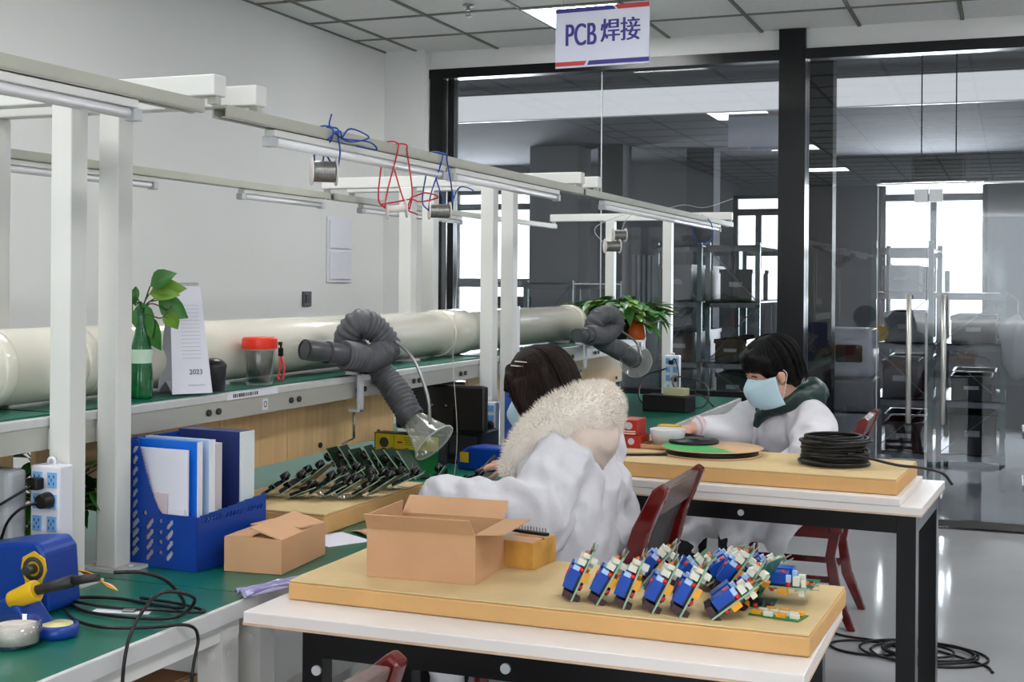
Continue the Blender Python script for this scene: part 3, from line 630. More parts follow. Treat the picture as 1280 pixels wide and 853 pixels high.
power_strip('white power strip on the farthest post below the plant', (-1.90, 7.63, .80), .09, .20, .05, 3, 2, [(.0, .16, 'square', [(.03, -.09, .18), (.05, -.08, .10), (.04, -.05, .0)]), (.02, .06, 'round', [(.06, -.1, .08), (.12, -.1, .05), (.16, -.1, -.02)])])
t = thing('metal_box', 'pale grey metal control box at the left edge', 'box', (-2.035, 2.27, .82))
MB().box(-.072, .03, -.06, .0, 0, .19).build('housing', LIGHTG, t, bevel=.012); MB().box(-.07, -.01, -.064, -.06, .01, .18).build('cover', GREYP, t, bevel=.001)
MB().box(-.06, -.04, -.05, -.02, -.068, .0).build('bracket', DSTEEL, t)
# pothos behind the strips
def bush(name, label, loc, n, rad, h, seed, L_=.09, w_=.055, mats=(LEAF, LEAF2), group=None, cat='plant'):
    t = thing(name, label, cat, loc); q = random.Random(seed)
    pot = MB().lathe([(0, 0), (.045, 0), (.06, .09), (.055, .09), (.05, .07), (0, .07)], n=24).build('pot', mat('dark_plant_pot', '#2b2520', .5), t)
    for i in range(n):
        a = q.uniform(0, 2*PI); rr_ = rad*math.sqrt(q.random()); z = .09+h*(q.random()**.8)*(1-.45*rr_/rad)
        p = Vector((rr_*math.cos(a), rr_*math.sin(a)*.8, z))
        MB().tube(spl([(0, 0, .07), (p.x*.4, p.y*.4, .07+(z-.07)*.7), p], 4), .0016, 5).build('stem', STEM, t)
        leaf(MB(), p, (math.cos(a)+q.uniform(-.4, .4), math.sin(a)+q.uniform(-.4, .4), q.uniform(-.5, .35)), L_*q.uniform(.7, 1.15), w_*q.uniform(.8, 1.1), q.uniform(.1, .5)).build('leaf', mats[0] if q.random() < .7 else mats[1], t)
    return t
bush('potted_pothos', 'dark green potted plant on the bench behind the nearest power strip', (-2.13, 2.50, .752), 60, .13, .22, 5)
bush('potted_plant', 'bushy green potted plant on the duct shelf behind the far fume hose', (-2.0, 6.80, 1.1235), 190, .25, .17, 9, .11, .055)
# blue soldering station
t = thing('solder_station', 'blue soldering station with yellow dial panel at the left edge', 'solder station', (-1.875, 2.13, .7515), math.radians(4))
prof = [(-.22, 0), (.075, 0), (.085, .012), (.075, .125), (.058, .145), (-.02, .138), (-.22, .10)]
MB().prism(prof, .11, MX((0, 0, 0), PI/2)).build('case', BLUE, t, bevel=.008)
Mf = MX((.0815, 0, .078), 0, math.radians(85), 0)
# the dial panel also faces the photographer on the near side
fp = MB().prism([(-.017, -.058), (.017, -.058), (.020, -.01), (.030, .012), (.026, .036), (0, .05), (-.026, .036), (-.030, .012), (-.020, -.01)], .004, MX((.052, -.056, .078), PI/2, 0, 0)).build('dial_panel', YEL, t, bevel=.001)
MB().lathe([(.015, 0), (.024, 0), (.024, .0008), (.015, .0008)], MX((.052, -.0585, .093), PI/2), n=24).build('dial_scale', INK, fp)
MB().cyl((.052, -.056, .093), (.056, -.088, .095), .011, .009, n=18).build('knob', DSTEEL, t)
text_obj('print', 'ESD', .011, INK, fp, MX((.052, -.0586, .038), PI/2), .0002)
t = thing('iron_stand', 'blue and yellow soldering iron holder with iron resting in it', 'iron stand', (-1.725, 1.965, .7515), math.radians(-12))
MB().lathe([(0, 0), (.036, 0), (.038, .006), (.038, .022), (.032, .024), (.030, .014), (0, .014)], MX((.05, .02, 0)), n=28).build('sponge_tray', BLUE, t)
MB().lathe([(0, .014), (.029, .014), (.028, .024), (0, .025)], MX((.05, .02, 0)), n=24).build('sponge', SPONGE, t)
MB().prism([(-.11, 0), (.02, 0), (.035, .02), (-.01, .058), (-.05, .066), (-.11, .04)], .06, MX((0, .0, 0), PI/2)).build('stand_body', BLUE, t, bevel=.006)
MB().cyl((-.035, -.02, .062), (.015, .0, .085), .017, .021, n=24).build('holder_sleeve', YEL, t, bevel=.003)
MB().cyl((.012, 0, .084), (.09, .025, .108), .0095, .012, n=18).cyl((.09, .025, .108), (.14, .04, .118), .009, .007, n=14).build('iron_handle', mat('dark_grip', '#2b2a2c', .5), t)
t = thing('iron_cable', 'black iron cable looping over the green bench and off its edge', 'cable', (-1.62, 2.1, .751))
W_ = lambda L: [(a+1.62, b-2.1, c-.751) for a, b, c in L]
MB().tube(spl(W_([(-1.565, 2.0, .875), (-1.52, 2.03, .872), (-1.50, 2.08, .845), (-1.52, 2.16, .78), (-1.62, 2.22, .757), (-1.75, 2.24, .756), (-1.83, 2.20, .756), (-1.74, 2.13, .756), (-1.62, 2.12, .757), (-1.53, 2.15, .76), (-1.49, 2.15, .80), (-1.50, 2.06, .83), (-1.5, 1.99, .80), (-1.492, 1.94, .74), (-1.495, 1.93, .60), (-1.5, 1.9, .3)]), 8), .0036, 8).build('cable', RUB, t)
MB().tube(spl(W_([(-1.78, 2.12, .757), (-1.70, 2.06, .757), (-1.62, 2.04, .757), (-1.54, 2.07, .757), (-1.492, 2.13, .752), (-1.488, 2.16, .72), (-1.486, 2.14, .66), (-1.488, 2.12, .5), (-1.49, 2.1, .3)]), 8), .0033, 8).build('cable', RUB, t)
MB().tube(spl(W_([(-1.80, 2.17, .76), (-1.70, 2.17, .757), (-1.60, 2.19, .757), (-1.53, 2.2, .757), (-1.515, 2.22, .757), (-1.6, 2.25, .757), (-1.7, 2.26, .757)]), 8), .0033, 8).build('cable', RUB, t)
t = thing('wire_bundle', 'thin yellow and red wires behind the solder station', 'wires', (-1.84, 2.28, .751))
for k, mm in enumerate((YEL, REDC, WCON, YEL)): MB().tube(spl([(-.04, -.02+.006*k, .05), (0, 0, .04-.004*k), (.03, .01+.004*k, .015), (.05, .02, .004)], 6), .0017, 6).build('wire', mm, t)
t = thing('tape_strip', 'short strip of white tape with a metal clip on the green bench', 'tape', (-1.66, 2.17, .7512), math.radians(14))
MB().box(-.075, .045, -.013, .013, 0, .0015).build('tape_strip', PAPER, t); MB().box(-.012, .014, -.009, .009, .001, .007).build('clip', STEEL, t, bevel=.002)
t = thing('glass_dish', 'round clear glass dish of white paste at the lower left', 'dish', (-1.70, 1.895, .7515))
MB().lathe([(0, .001), (.043, .001), (.046, .005), (.046, .046), (.043, .046), (.043, .006), (0, .006)], n=36).build('dish', CLEARB, t)
MB().lathe([(0, .007), (.0415, .007), (.0415, .036), (.03, .039), (0, .037)], n=36).build('paste', WAX, t)
# blue magazine file with folders
t = thing('magazine_file', 'blue perforated plastic magazine file standing on the green bench', 'file holder', (-1.955, 2.54, .752), math.radians(-4))
W, D, H, H2, T = .21, .265, .295, .125, .003     # width toward +x, depth toward +y
def side_panel(M, mirror):
    # panel in local (u along depth or width, v height) with slanted slots cut as real holes: built of strips around slots
    m = MB(); return m
def perforated(poly_in, u0, u1, v0, v1, holes, M, t_):
    # grid cells; cells inside a hole are left open
    nu, nv = int((u1-u0)/.0025), int((v1-v0)/.0025); m = MB(); keep = set()
    for i in range(nu):
        for j in range(nv):
            u = u0+(i+.5)*(u1-u0)/nu; v = v0+(j+.5)*(v1-v0)/nv
            if poly_in(u, v) and not any(h(u, v) for h in holes): keep.add((i, j))
    vv = {}
    def V(i, j, k):
        if (i, j, k) not in vv: vv[(i, j, k)] = m.b.verts.new(M @ Vector((u0+i*(u1-u0)/nu, v0+j*(v1-v0)/nv, (k-.5)*t_)))
        return vv[(i, j, k)]
    for i, j in keep:
        for k in (0, 1): m.b.faces.new([V(i, j, k), V(i+1, j, k), V(i+1, j+1, k), V(i, j+1, k)])
        for a, b, di, dj in (((i, j), (i+1, j), 0, -1), ((i+1, j), (i+1, j+1), 1, 0), ((i+1, j+1), (i, j+1), 0, 1), ((i, j+1), (i, j), -1, 0)):
            if (i+di, j+dj) not in keep: m.b.faces.new([V(*a, 0), V(*b, 0), V(*b, 1), V(*a, 1)])
    return m
def slot(cu, cv, ln, r, ang):
    c, s = math.cos(ang), math.sin(ang)
    def f(u, v):
        a = (u-cu)*c+(v-cv)*s; b = -(u-cu)*s+(v-cv)*c; a = max(0, abs(a)-ln/2); return a*a+b*b < r*r
    return f
# front face (towards camera): tall on the left, swooping down to the right
def infront(u, v):
    if u < .035: top = H
    elif u < .115: q = (u-.035)/.08; top = H-(H-H2)*(q*q*(3-2*q))**.6
    else: top = H2+(u-.115)*.02
    return 0 <= v <= top
hs = [slot(.028, .272-.0255*k, .014, .0055, .95) for k in range(7)]+[slot(.030, .098-.022*k, .018, .006, .85) for k in range(4)]+[slot(.074, .100-.024*k, .020, .0058, .9) for k in range(4)]+[slot(.060, .125, .0, .006, 0)]+[slot(.132, .102-.024*k, .018, .0058, .85) for k in range(4)]+[slot(.106, .108-.024*k, 0, .0055, 0) for k in range(4)]
perforated(infront, 0, W, 0, H, hs, MX((0, 0, 0), PI/2), T).build('front_wall', BLUE, t)
perforated(lambda u, v: True, 0, D, 0, H, [slot(.03+.045*i+.02*(j % 2), .03+.045*j, .016, .005, .9) for i in range(5) for j in range(6)], MX((0, 0, 0), PI/2, 0, PI/2), T).build('side_wall', BLUE, t)
perforated(infront, 0, W, 0, H, [], MX((0, D, 0), PI/2), T).build('back_wall', BLUE, t)
hs = [slot(.03+.013*k+(.016 if k > 4 else 0)+(.016 if k > 9 else 0), .115, .008, .0028, 1.0) for k in range(15)]
perforated(lambda u, v: v < H2+.012*math.sin(u/D*PI)*0+.02*u/D, 0, D, 0, H2+.02, hs, MX((W, 0, 0), PI/2, 0, PI/2), T).build('side_wall', BLUE, t)
MB().box(0, W, 0, D, 0, .003).build('base', BLUE, t)
FX = math.radians(-4)
def fpos(x, y): return (-1.955+x*math.cos(FX)-y*math.sin(FX), 2.54+x*math.sin(FX)+y*math.cos(FX), .756)
def sheetitem(name, label, cat, y0, th, x0, x1, h, m, spine=None, tilt=0, group=None):
    t2 = thing(name, label, cat, fpos(0, y0), FX); t2.rotation_euler = (tilt, 0, FX)
    o = MB().box(x0, x1, 0, th, 0, h).build('cover', m, t2, bevel=.001)
    MB().box(x0+.002, x1-.001, th*.2, th*.8, .002, h-.002).build('pages', PAPER, t2)
    if spine: MB().box(x1, x1+.003, 0, th, 0, h).build('spine', spine, t2)
    return t2
t2 = thing('loose_papers', 'white loose papers leaning at the front of the blue file', 'papers', fpos(0, .012), FX)
MB().box(.012, .172, 0, .006, 0, .272).build('sheet', PAPER, t2); MB().box(.04, .118, -.006, -.001, .0, .168).build('small_sheet', mat('pinkish_paper', '#cdbcc0', .8), t2); MB().box(.12, .168, -.005, -.001, .0, .135).build('small_sheet', PAPER, t2)
sheetitem('folder', 'bright blue folder behind the loose white papers', 'folder', .03, .016, .006, .186, .290, BLUE2, PAPER)
sheetitem('folder', 'pale sleeve folder with a white edge in the middle of the file', 'folder', .06, .02, .006, .196, .292, mat('pale_blue_sleeve', '#a9c3dc', .3), PAPER)
sheetitem('clear_folder', 'clear sleeve full of crumpled papers in the blue file', 'folder', .095, .025, .006, .188, .28, PAPERS, None)
sheetitem('ring_binder', 'dark navy ring binder with a pale teal spine at the back of the file', 'binder', .185, .055, .004, .19, .298, NAVY, None)
t2 = [o for o in bpy.data.objects if o.name == 'ring_binder'][0]
MB().box(.19, .1935, .0, .055, 0, .298).build('spine', mat('pale_grey_spine', '#cfd8dc', .4), t2); MB().box(.1936, .1945, .002, .053, .0, .13).build('spine_label', mat('teal_label', '#4f9fb4', .4), t2)
# cardboard boxes
def carton(label, loc, rz, w, d, h, flaps, m=CARD, name='cardboard_box'):
    t = thing(name, label, 'box', loc, rz); T = .003
    MB().box(-w/2, w/2, -d/2, -d/2+T, 0, h).build('side', m, t); MB().box(-w/2, w/2, d/2-T, d/2, 0, h).build('side', m, t)
    MB().box(-w/2, -w/2+T, -d/2+T, d/2-T, 0, h).build('side', m, t); MB().box(w/2-T, w/2, -d/2+T, d/2-T, 0, h).build('side', m, t)
    MB().box(-w/2+T, w/2-T, -d/2+T, d/2-T, 0, T).build('bottom', CARDI, t)
    for (e, ang, ln, skew) in flaps:      # edge, opening angle from horizontal-outward (deg), length
        a = math.radians(ang); W2, D2 = w/2, d/2
        if e == 'f': o = (0, -D2, h); ax = Vector((1, 0, 0)); out = Vector((0, -math.cos(a), math.sin(a))); hw = W2
        if e == 'b': o = (0, D2, h); ax = Vector((1, 0, 0)); out = Vector((0, math.cos(a), math.sin(a))); hw = W2
        if e == 'l': o = (-W2, 0, h); ax = Vector((0, 1, 0)); out = Vector((-math.cos(a), 0, math.sin(a))); hw = D2
        if e == 'r': o = (W2, 0, h); ax = Vector((0, 1, 0)); out = Vector((math.cos(a), 0, math.sin(a))); hw = D2
        o = Vector(o); mb_ = MB(); mb_._add([o-ax*(hw-.001), o+ax*(hw-.001), o+ax*(hw-.004+skew)+out*ln, o-ax*(hw-.004-skew)+out*ln], [(0, 1, 2, 3)])
        mb_.build('flap', CARD, t, solid=.003)
    return t
carton('large open cardboard box with raised flaps on the foreground foam pad', (-1.167, 2.582, .793), math.radians(3), .246, .19, .104, [('f', 62, .036, -.004), ('b', 42, .052, .0), ('r', 4, .062, .0), ('l', 96, .03, .0)])
carton('small flat cardboard box with loose lid beside the blue magazine file', (-1.635, 2.69, .752), math.radians(5), .145, .24, .078, [('b', 176, .12, 0), ('r', 164, .085, 0), ('l', 176, .07, 0), ('f', 178, .06, 0)])
t = carton('little tarnished box tucked behind the large open box', (-1.012, 2.735, .793), math.radians(-8), .085, .11, .058, [('f', 178, .05, 0), ('b', 178, .05, 0)], CARDD)
t = thing('pin_header_strip', 'black strip of gold pins lying on the tarnished box', 'pin strip', (-1.02, 2.765, .8545), math.radians(-14)); MB().box(-.05, .05, -.006, .006, 0, .006).build('strip', BLACK, t)
m = MB()
for k in range(12): m.cbox((-.044+.008*k, 0, .010), (.002, .002, .012))
m.build('pins', STEEL, t)
for k in range(3):
    t = thing('plastic_bag_lump', ('crumpled clear bag at the left inside the open box', 'crumpled clear bag in the middle of the open box', 'small white foam lump at the right inside the open box')[k], 'plastic bag', (-1.22+.05*k, 2.60-.01*k, .799))
    m = MB().ball((0, 0, .035), (.045-.01*k, .06, .036), n=14)
    for v in m.b.verts: v.co += Vector([noise.noise(v.co*40+Vector((k*9, j*5, 0)))*.012 for j in range(3)])
    m.build('bag', (CLEAR, BAG, OFFW)[k], t)
t = thing('screw_jar', 'clear plastic jar with ribbed white lid between file and foam pad', 'jar', (-1.935, 3.02-.06, .752))
MB().lathe([(0, .001), (.030, .001), (.032, .006), (.032, .055), (.027, .062), (.027, .066)], n=28).build('jar_body', CLEARB, t)
MB().lathe([(0, .003), (.029, .003), (.029, .030), (0, .035)], n=24).build('contents', mat('pale_parts', '#b9b3b6', .6, noise_s=90, noise_a=.3), t)
MB().lathe([(.030, .064), (.031, .066), (.031, .084), (.028, .087), (0, .087)], n=40).build('lid', OFFW, t)
t = thing('paper_sheet', 'white sheet of paper on the green bench behind the small box', 'paper', (-1.64, 2.99, .7512), math.radians(-30)); MB().box(-.075, .075, -.065, .065, 0, .0012).build('sheet', PAPER, t)
t = thing('paper_wrap', 'creased brown paper wrap beside the white sheet', 'paper', (-1.585, 3.10, .7512), math.radians(-35))
MB().grid(lambda u, v: Vector((-.06+.12*u, -.04+.08*v, .018*math.sin(u*PI)*(.4+.6*v)+.001)), 8, 6).build('wrap', CARD, t, solid=.0015)
t = thing('clear_lid_dish', 'shallow clear plastic lid on the front edge of the bench foam pad', 'dish', (-1.785, 3.28, .813)); MB().lathe([(0, .001), (.060, .001), (.066, .012), (.068, .012), (.062, .0), (0, .0)], n=36).build('dish', CLEARB, t)
t = thing('plastic_wrap_roll', 'folded violet tinted plastic wrap at the corner between bench and table', 'plastic wrap', (-1.485, 2.44, .7515), math.radians(68))
MB().grid(lambda u, v: Vector((-.09+.18*u, -.022+.044*v, .004+.014*abs(math.sin(v*9+u*3)))), 20, 14).build('film', PURP, t, solid=.001)
MB().cyl((-.09, -.015, .010), (.09, -.010, .010), .007, n=10).build('rolled_edge', mat('lilac_film', '#b9b6d8', .15), t)
# monitor, display box, blue station at middle bench
t = thing('flat_monitor', 'black flat monitor seen from behind below the duct shelf', 'monitor', (-1.98, 4.47, .752), math.radians(-6))
MB().box(-.225, .165, -.012, .02, .112, .288).build('rear_shell', BLACK, t, bevel=.01); MB().box(-.215, .155, .02, .024, .125, .275).build('screen', MC['dark_screen'], t)
MB().box(-.04, .04, -.03, -.012, .12, .20).box(-.015, .015, -.03, -.01, .012, .14).build('stand_neck', BLACK, t); MB().box(-.09, .09, -.06, .06, 0, .012).build('stand_base', BLACK, t, bevel=.004)
m = MB()
for x in (-.06, .0): m.cyl((x, -.0145, .21), (x, -.012, .21), .004)
m.build('screw', GREYP, t)
t = thing('equipment_case', 'low black equipment case under the black monitor', 'case', (-2.0, 4.62, .752)); MB().box(-.16, .13, -.06, .10, 0, .105).build('case_body', BLACK, t, bevel=.006); MB().box(-.13, .10, -.063, -.06, .02, .085).build('front_panel', DGREY, t)
t = thing('tool_box', 'yellow and green printed tool kit box behind the dark circuit boards', 'box', (-1.925, 4.04, .752), math.radians(-6))
MB().box(-.15, .11, -.0, .06, 0, .148).build('carton', BLACK, t, bevel=.001)
MB().box(-.145, -.07, -.0015, 0, .03, .145).build('yellow_panel', YELP, t); MB().box(-.068, .108, -.0015, 0, .095, .145).build('yellow_panel', YELP, t); MB().box(-.068, .108, -.0015, 0, .004, .093).build('green_panel', GREENP, t)
MB().box(-.118, -.10, -.003, -.0015, .06, .095).cyl((-.109, -.003, .115), (-.109, -.0015, .115), .018, n=16).build('tool_picture', DSTEEL, t); MB().box(-.055, -.035, -.0025, -.0015, .115, .122).build('red_print', REDC, t)
m = MB()
for k in range(4): m.box(-.03+.002*k, .06, -.0025, -.0015, .135-.008*k, .137-.008*k)
m.build('text_lines', DSTEEL, t)
t = thing('solder_station', 'second blue solder station with yellow label beside the fur collared person', 'solder station', (-1.77, 4.33, .752), math.radians(-10))
MB().prism([(-.09, 0), (.11, 0), (.11, .07), (.095, .085), (-.04, .085), (-.09, .05)], .10, MX((0, 0, 0), PI/2)).build('case', BLUE, t, bevel=.008)
MB().prism([(-.018, -.018), (.018, -.018), (.018, .018), (-.018, .018)], .002, MX((-.055, -.0515, .045), PI/2, .6, 0) @ Matrix.Rotation(.6, 4, 'Z')).build('yellow_label', YEL, t)
t = thing('magazine_file', 'narrow blue magazine file with white slots behind the fur collared person', 'file holder', (-1.775, 4.62, .751), math.radians(5))
MB().box(-.03, .07, 0, .003, 0, .30).box(-.03, .07, .2, .203, 0, .30).box(-.033, -.03, 0, .2, 0, .30).box(-.03, .07, 0, .2, 0, .003).build('walls', mat('slate_blue_plastic', '#324f9b', .4), t)
MB().box(-.02, .06, .05, .12, .004, .31).build('papers', PAPER, t)
m = MB()
for k in range(6): m.tube([(-.0+.001*k, -.002, .09+.032*k), (.025, -.002, .105+.032*k)], .006, 6)
m.build('slots', PAPERS, t)
t = thing('white_card', 'upright white board leaning on the shelf behind the twin posts', 'board', (-2.04, 5.30, 1.123), math.radians(10)); MB().box(-.03, .03, 0, .01, 0, .20).build('board', OFFW, t)
# garden-orange figurine style ornament simplified: orange bottle nozzle
t = thing('spray_bottle', 'orange bottle with white trigger strap beside the far potted plant', 'bottle', (-1.90, 6.80, 1.1235))
MB().lathe([(0, 0), (.045, 0), (.05, .03), (.042, .08), (.02, .11), (.014, .12), (.014, .135), (0, .137)], n=20).build('bottle', mat('orange_plastic', '#e5661c', .35), t)
MB().ball((.0, -.01, .165), .025).build('cap', mat('pale_orange_plastic', '#f09a60', .4), t); MB().bar((.03, -.01, .12), (.09, -.03, .04), .022, .012).build('white_tag', OFFW, t)
t = thing('black_machine', 'low black machine with cables on the far green bench', 'machine', (-1.70, 6.75, .751), math.radians(-8))
MB().box(-.13, .12, -.07, .07, 0, .085).build('case', BLACK, t, bevel=.006); MB().box(-.02, .10, -.05, .03, .085, .125).build('pale_tray', mat('pale_olive_plastic', '#b5b58c', .4), t, bevel=.004)
t = thing('cable_heap', 'heap of black cables left of the black machine on the far bench', 'cables', (-1.86, 5.75, .751))
q = random.Random(4)
for k in range(7):
    r1 = q.uniform(.07, .12); cx = q.uniform(-.04, .06); cz = .012+.011*k
    MB().tube([(cx+r1*math.cos(a*PI/12), r1*.9*math.sin(a*PI/12), cz+.008*math.sin(a*.7+k)) for a in range(25)], .0055, 7).build('coil', RUB, t)
for k in range(4):
    t = thing('loose_cable', ('black cable arching left of the far power strip', 'black cable bowing under the far power strip', 'black cable sagging right of the far power strip', 'thin cable trailing along the far bench end')[k], 'cable', (-1.72, 7.0, .80))
    pts = [[(-.14, .3, .14), (-.22, .1, .1), (-.19, -.1, .0), (-.1, -.2, -.04)], [(-.10, .3, .1), (-.05, .1, .06), (.02, 0, .02), (.04, -.2, 0)], [(-.13, .4, .08), (-.0, .2, .1), (.14, .1, .06), (.17, -.1, -.03), (.05, -.2, -.04)], [(0, 0, -.03), (.1, .1, .01), (.2, .0, -.04)]][k]
    MB().tube(spl(pts, 8), .005, 6).build('cable', RUB, t)
# =============== CIRCUIT BOARDS ===============
def relay_board():
    t = thing('circuit_board', '', 'circuit board', (0, 0, 0)); LB, DB = .100, .085
    MB().box(-.0008, .0008, -DB/2, DB/2, 0, LB).build('board', PCB, t)
    MB().box(-.0016, .0016, -DB/2-.0003, -DB/2+.0012, 0, LB).build('board_edge', PCBE, t)
    for k, (y, z) in enumerate(((-.030, .030), (.012, .032))):
        r_ = MB().box(-.026, -.006, y-.012, y+.016, z-.011, z+.026).build('relay', RELAY, t, bevel=.001)
        MB().box(-.0065, -.001, y-.011, y+.014, z-.010, z+.024).build('relay_base', BLACK, r_); MB().box(-.022, -.010, y-.0125, y-.004, z+.026, z+.034).build('relay_tip', LBLUE, r_)
    for b6 in ((-.020, -.001, -.040, -.026, .002, .014), (-.020, -.001, -.018, -.004, .002, .014), (-.020, -.001, .004, .018, .002, .014), (.001, .012, -.040, -.028, .003, .013)): MB().box(*b6).build('terminal', BRN, t)
    for b6 in ((-.019, -.004, -.042, -.028, .068, .079), (-.017, -.003, -.010, .004, .070, .082), (.002, .014, -.040, -.028, .078, .088), (-.014, -.002, -.040, -.030, .083, .091), (.002, .012, -.02, -.008, .066, .076)): MB().box(*b6).build('connector', WCON, t)
    for b6 in ((.001, .012, -.043, -.032, .040, .058), (.001, .010, .005, .02, .045, .056)): MB().box(*b6).build('capacitor', ORC, t)
    for a6, b6 in (((.001, -.038, .030), (.008, -.038, .030)), ((-.029, -.036, .050), (-.024, -.036, .050)), ((-.002, -.040, .060), (-.010, -.040, .060))): MB().cyl(a6, b6, .004, n=8).build('red_component', REDC, t)
    MB().box(-.012, -.001, .022, .034, .004, .06).box(.001, .008, -.024, .0, .02, .036).build('dark_component', BLACK, t)
    MB().cyl((-.004, -.035, .086), (-.012, -.035, .094), .004, n=8).build('coil', COPPER, t); MB().lathe([(.004, 0), (.007, 0), (.007, .004), (.004, .004)], MX((-.004, 0, .092), 0, PI/2), n=10).build('coil', COPPER, t)
    MB().cyl((.002, -.03, .09), (.002, -.03, .112), .0011, n=5).cyl((-.005, -.03, .09), (-.006, -.03, .112), .0011, n=5).build('pin', STEEL, t)
    return t
rb = relay_board()
rows = [((-.815, 2.470), 24, 'first board from the left in the front row of relay boards'), ((-.757, 2.462), 29, 'second board from the left in the front row of relay boards'), ((-.700, 2.452), 22, 'third board from the left in the front row of relay boards'),
        ((-.643, 2.442), 27, 'fourth board from the left in the front row of relay boards'), ((-.586, 2.437), 28, 'fifth board from the left in the front row of relay boards'), ((-.527, 2.437), 52, 'sixth front row relay board, leaning lowest at the right')]
first = True
for (x, y), a, l in rows:
    rot = (0, math.radians(a), math.radians(14+R.uniform(-3, 3)))
    y -= .024
    if first: rb.location = (x, y, .8075); rb.rotation_euler = rot; rb['label'] = l; rb['group'] = 'relay boards on the foreground foam pad'; rb.scale = (1.1, 1.1, 1.1); first = False
    else: copy_tree(rb, (x, y, .8075), rot, l)
back = [((-.650, 2.60, .8075), (0, 50, 25), 'relay board behind the third and fourth ones, with a bright green edge'), ((-.585, 2.62, .823), (0, 58, 18), 'relay board behind the front row with a glinting copper coil'),
        ((-.535, 2.56, .820), (0, 35, 10), 'relay board wedged in the middle of the heap'), ((-.520, 2.64, .825), (0, 62, 15), 'relay board topping the back right of the heap'), ((-.475, 2.51, .8075), (0, 30, -15), 'relay board standing green face out at the right of the heap'),
        ((-.72, 2.63, .8075), (0, 40, 12), 'relay board hidden behind the second and third of the front row'), ((-.60, 2.70, .8075), (0, 48, 12), 'relay board at the very back of the heap')]
for p, r_, l in back: copy_tree(rb, p, tuple(math.radians(v) for v in r_), l)
copy_tree(rb, (-.462, 2.585, .842), (0, math.radians(89), math.radians(-4)), 'relay board lying flat at the right, relays facing up and down')
t = thing('circuit_board', 'small flat green board with orange and white blocks in front of the heap', 'circuit board', (-.405, 2.455, .8075), math.radians(-12))
MB().box(-.05, .05, -.028, .028, 0, .0016).build('board', mat('vivid_green_board', '#167a34', .35, noise_s=80, noise_a=.3), t)
for k, (x, y, c_) in enumerate([(-.037, -.018, 0), (-.012, -.020, 1), (.012, -.018, 0), (.037, -.012, 1), (-.030, .0, 1), (-.008, .0, 1), (.012, .0, 1), (.03, .004, 1), (-.022, .018, 0), (.006, .018, 0), (.036, .018, 0)]):
    MB().box(x-.009, x+.009, y-.005, y+.005, .0016, .010).build('capacitor' if c_ == 0 else 'connector', ORC if c_ == 0 else WCON, t, bevel=.001)
rb2 = copy_tree(rb, (-.425, 2.535, .8075), (0, math.radians(-88), math.radians(3)), 'relay board lying component side down just behind the small flat board')
for o_ in bpy.data.objects:
    if o_.name.startswith('circuit_board') and o_.parent is None: o_.location.z -= .0145; o_.location.y += .035; o_.location.x -= .008
# dark boards on bench foam pad
def dark_board():
    t = thing('circuit_board', '', 'circuit board', (0, 0, 0))
    MB().box(-.0008, .0008, -.035, .035, 0, .11).build('board', PCBD, t)
    MB().box(-.0015, .0015, -.0362, -.035, 0, .11).build('board_edge', PCBE, t)
    k = MB().lathe([(0, .0245), (.012, .024), (.0145, .021), (.0145, .009), (.012, .006), (.007, .005), (.007, 0)], MX((-.001, -.018, .088), 0, -PI/2), n=16).build('knob', BLACK, t)
    MB().box(-.014, -.001, -.03, -.012, .05, .066).box(-.012, -.001, .0, .022, .045, .075).box(-.010, -.001, -.03, -.004, .01, .035).cyl((-.001, .02, .03), (-.016, .02, .03), .008, n=12).build('component', BLACK, t)
    MB().cyl((-.001, -.03, .07), (-.02, -.034, .105), .0007, n=4).cyl((-.001, -.02, .03), (-.025, -.03, .06), .0007, n=4).cyl((.001, -.028, .02), (.02, -.03, .05), .0007, n=4).build('lead', STEEL, t)
    return t
db = dark_board(); first = True
dl = ['leftmost', 'second from left', 'third from left', 'fourth from left', 'fifth from left', 'sixth from left', 'seventh from left', 'eighth from left', 'rightmost']
for row, (x0, y0, dxx, n_, a, w_) in enumerate([(-2.045, 3.17, .040, 9, 64, 'near'), (-2.07, 3.36, .042, 9, 60, 'middle'), (-2.0, 3.60, .036, 9, 38, 'far')]):
    for i in range(n_):
        loc = (x0+dxx*i, y0+.012*i*(1 if row else 1.5), .8085+.006*(i % 2)); rot = (math.radians(R.uniform(-6, 6)), math.radians(a+R.uniform(-8, 8)), math.radians(R.uniform(-8, 28)))
        if row == 2: rot = (0, math.radians(-38+R.uniform(-5, 5)), math.radians(R.uniform(-5, 12)))
        loc = (loc[0]+.055, loc[1]+.03, loc[2])
        if loc[0] > -1.70 : continue
        l = 'dark green board with black knob, %s, %s row of the bench pile' % (dl[i], w_)
        if first: db.location = loc; db.rotation_euler = rot; db['label'] = l; db['group'] = 'dark boards piled on the bench foam pad'; first = False
        else: copy_tree(db, loc, rot, l)
copy_tree(db, (-1.665, 3.72, .7525), (0, math.radians(70), math.radians(20)), 'green board with black knob in front of the fur collared person')
copy_tree(db, (-1.74, 3.78, .7525), (0, math.radians(35), math.radians(10)), 'green board standing under the clear hood cone')
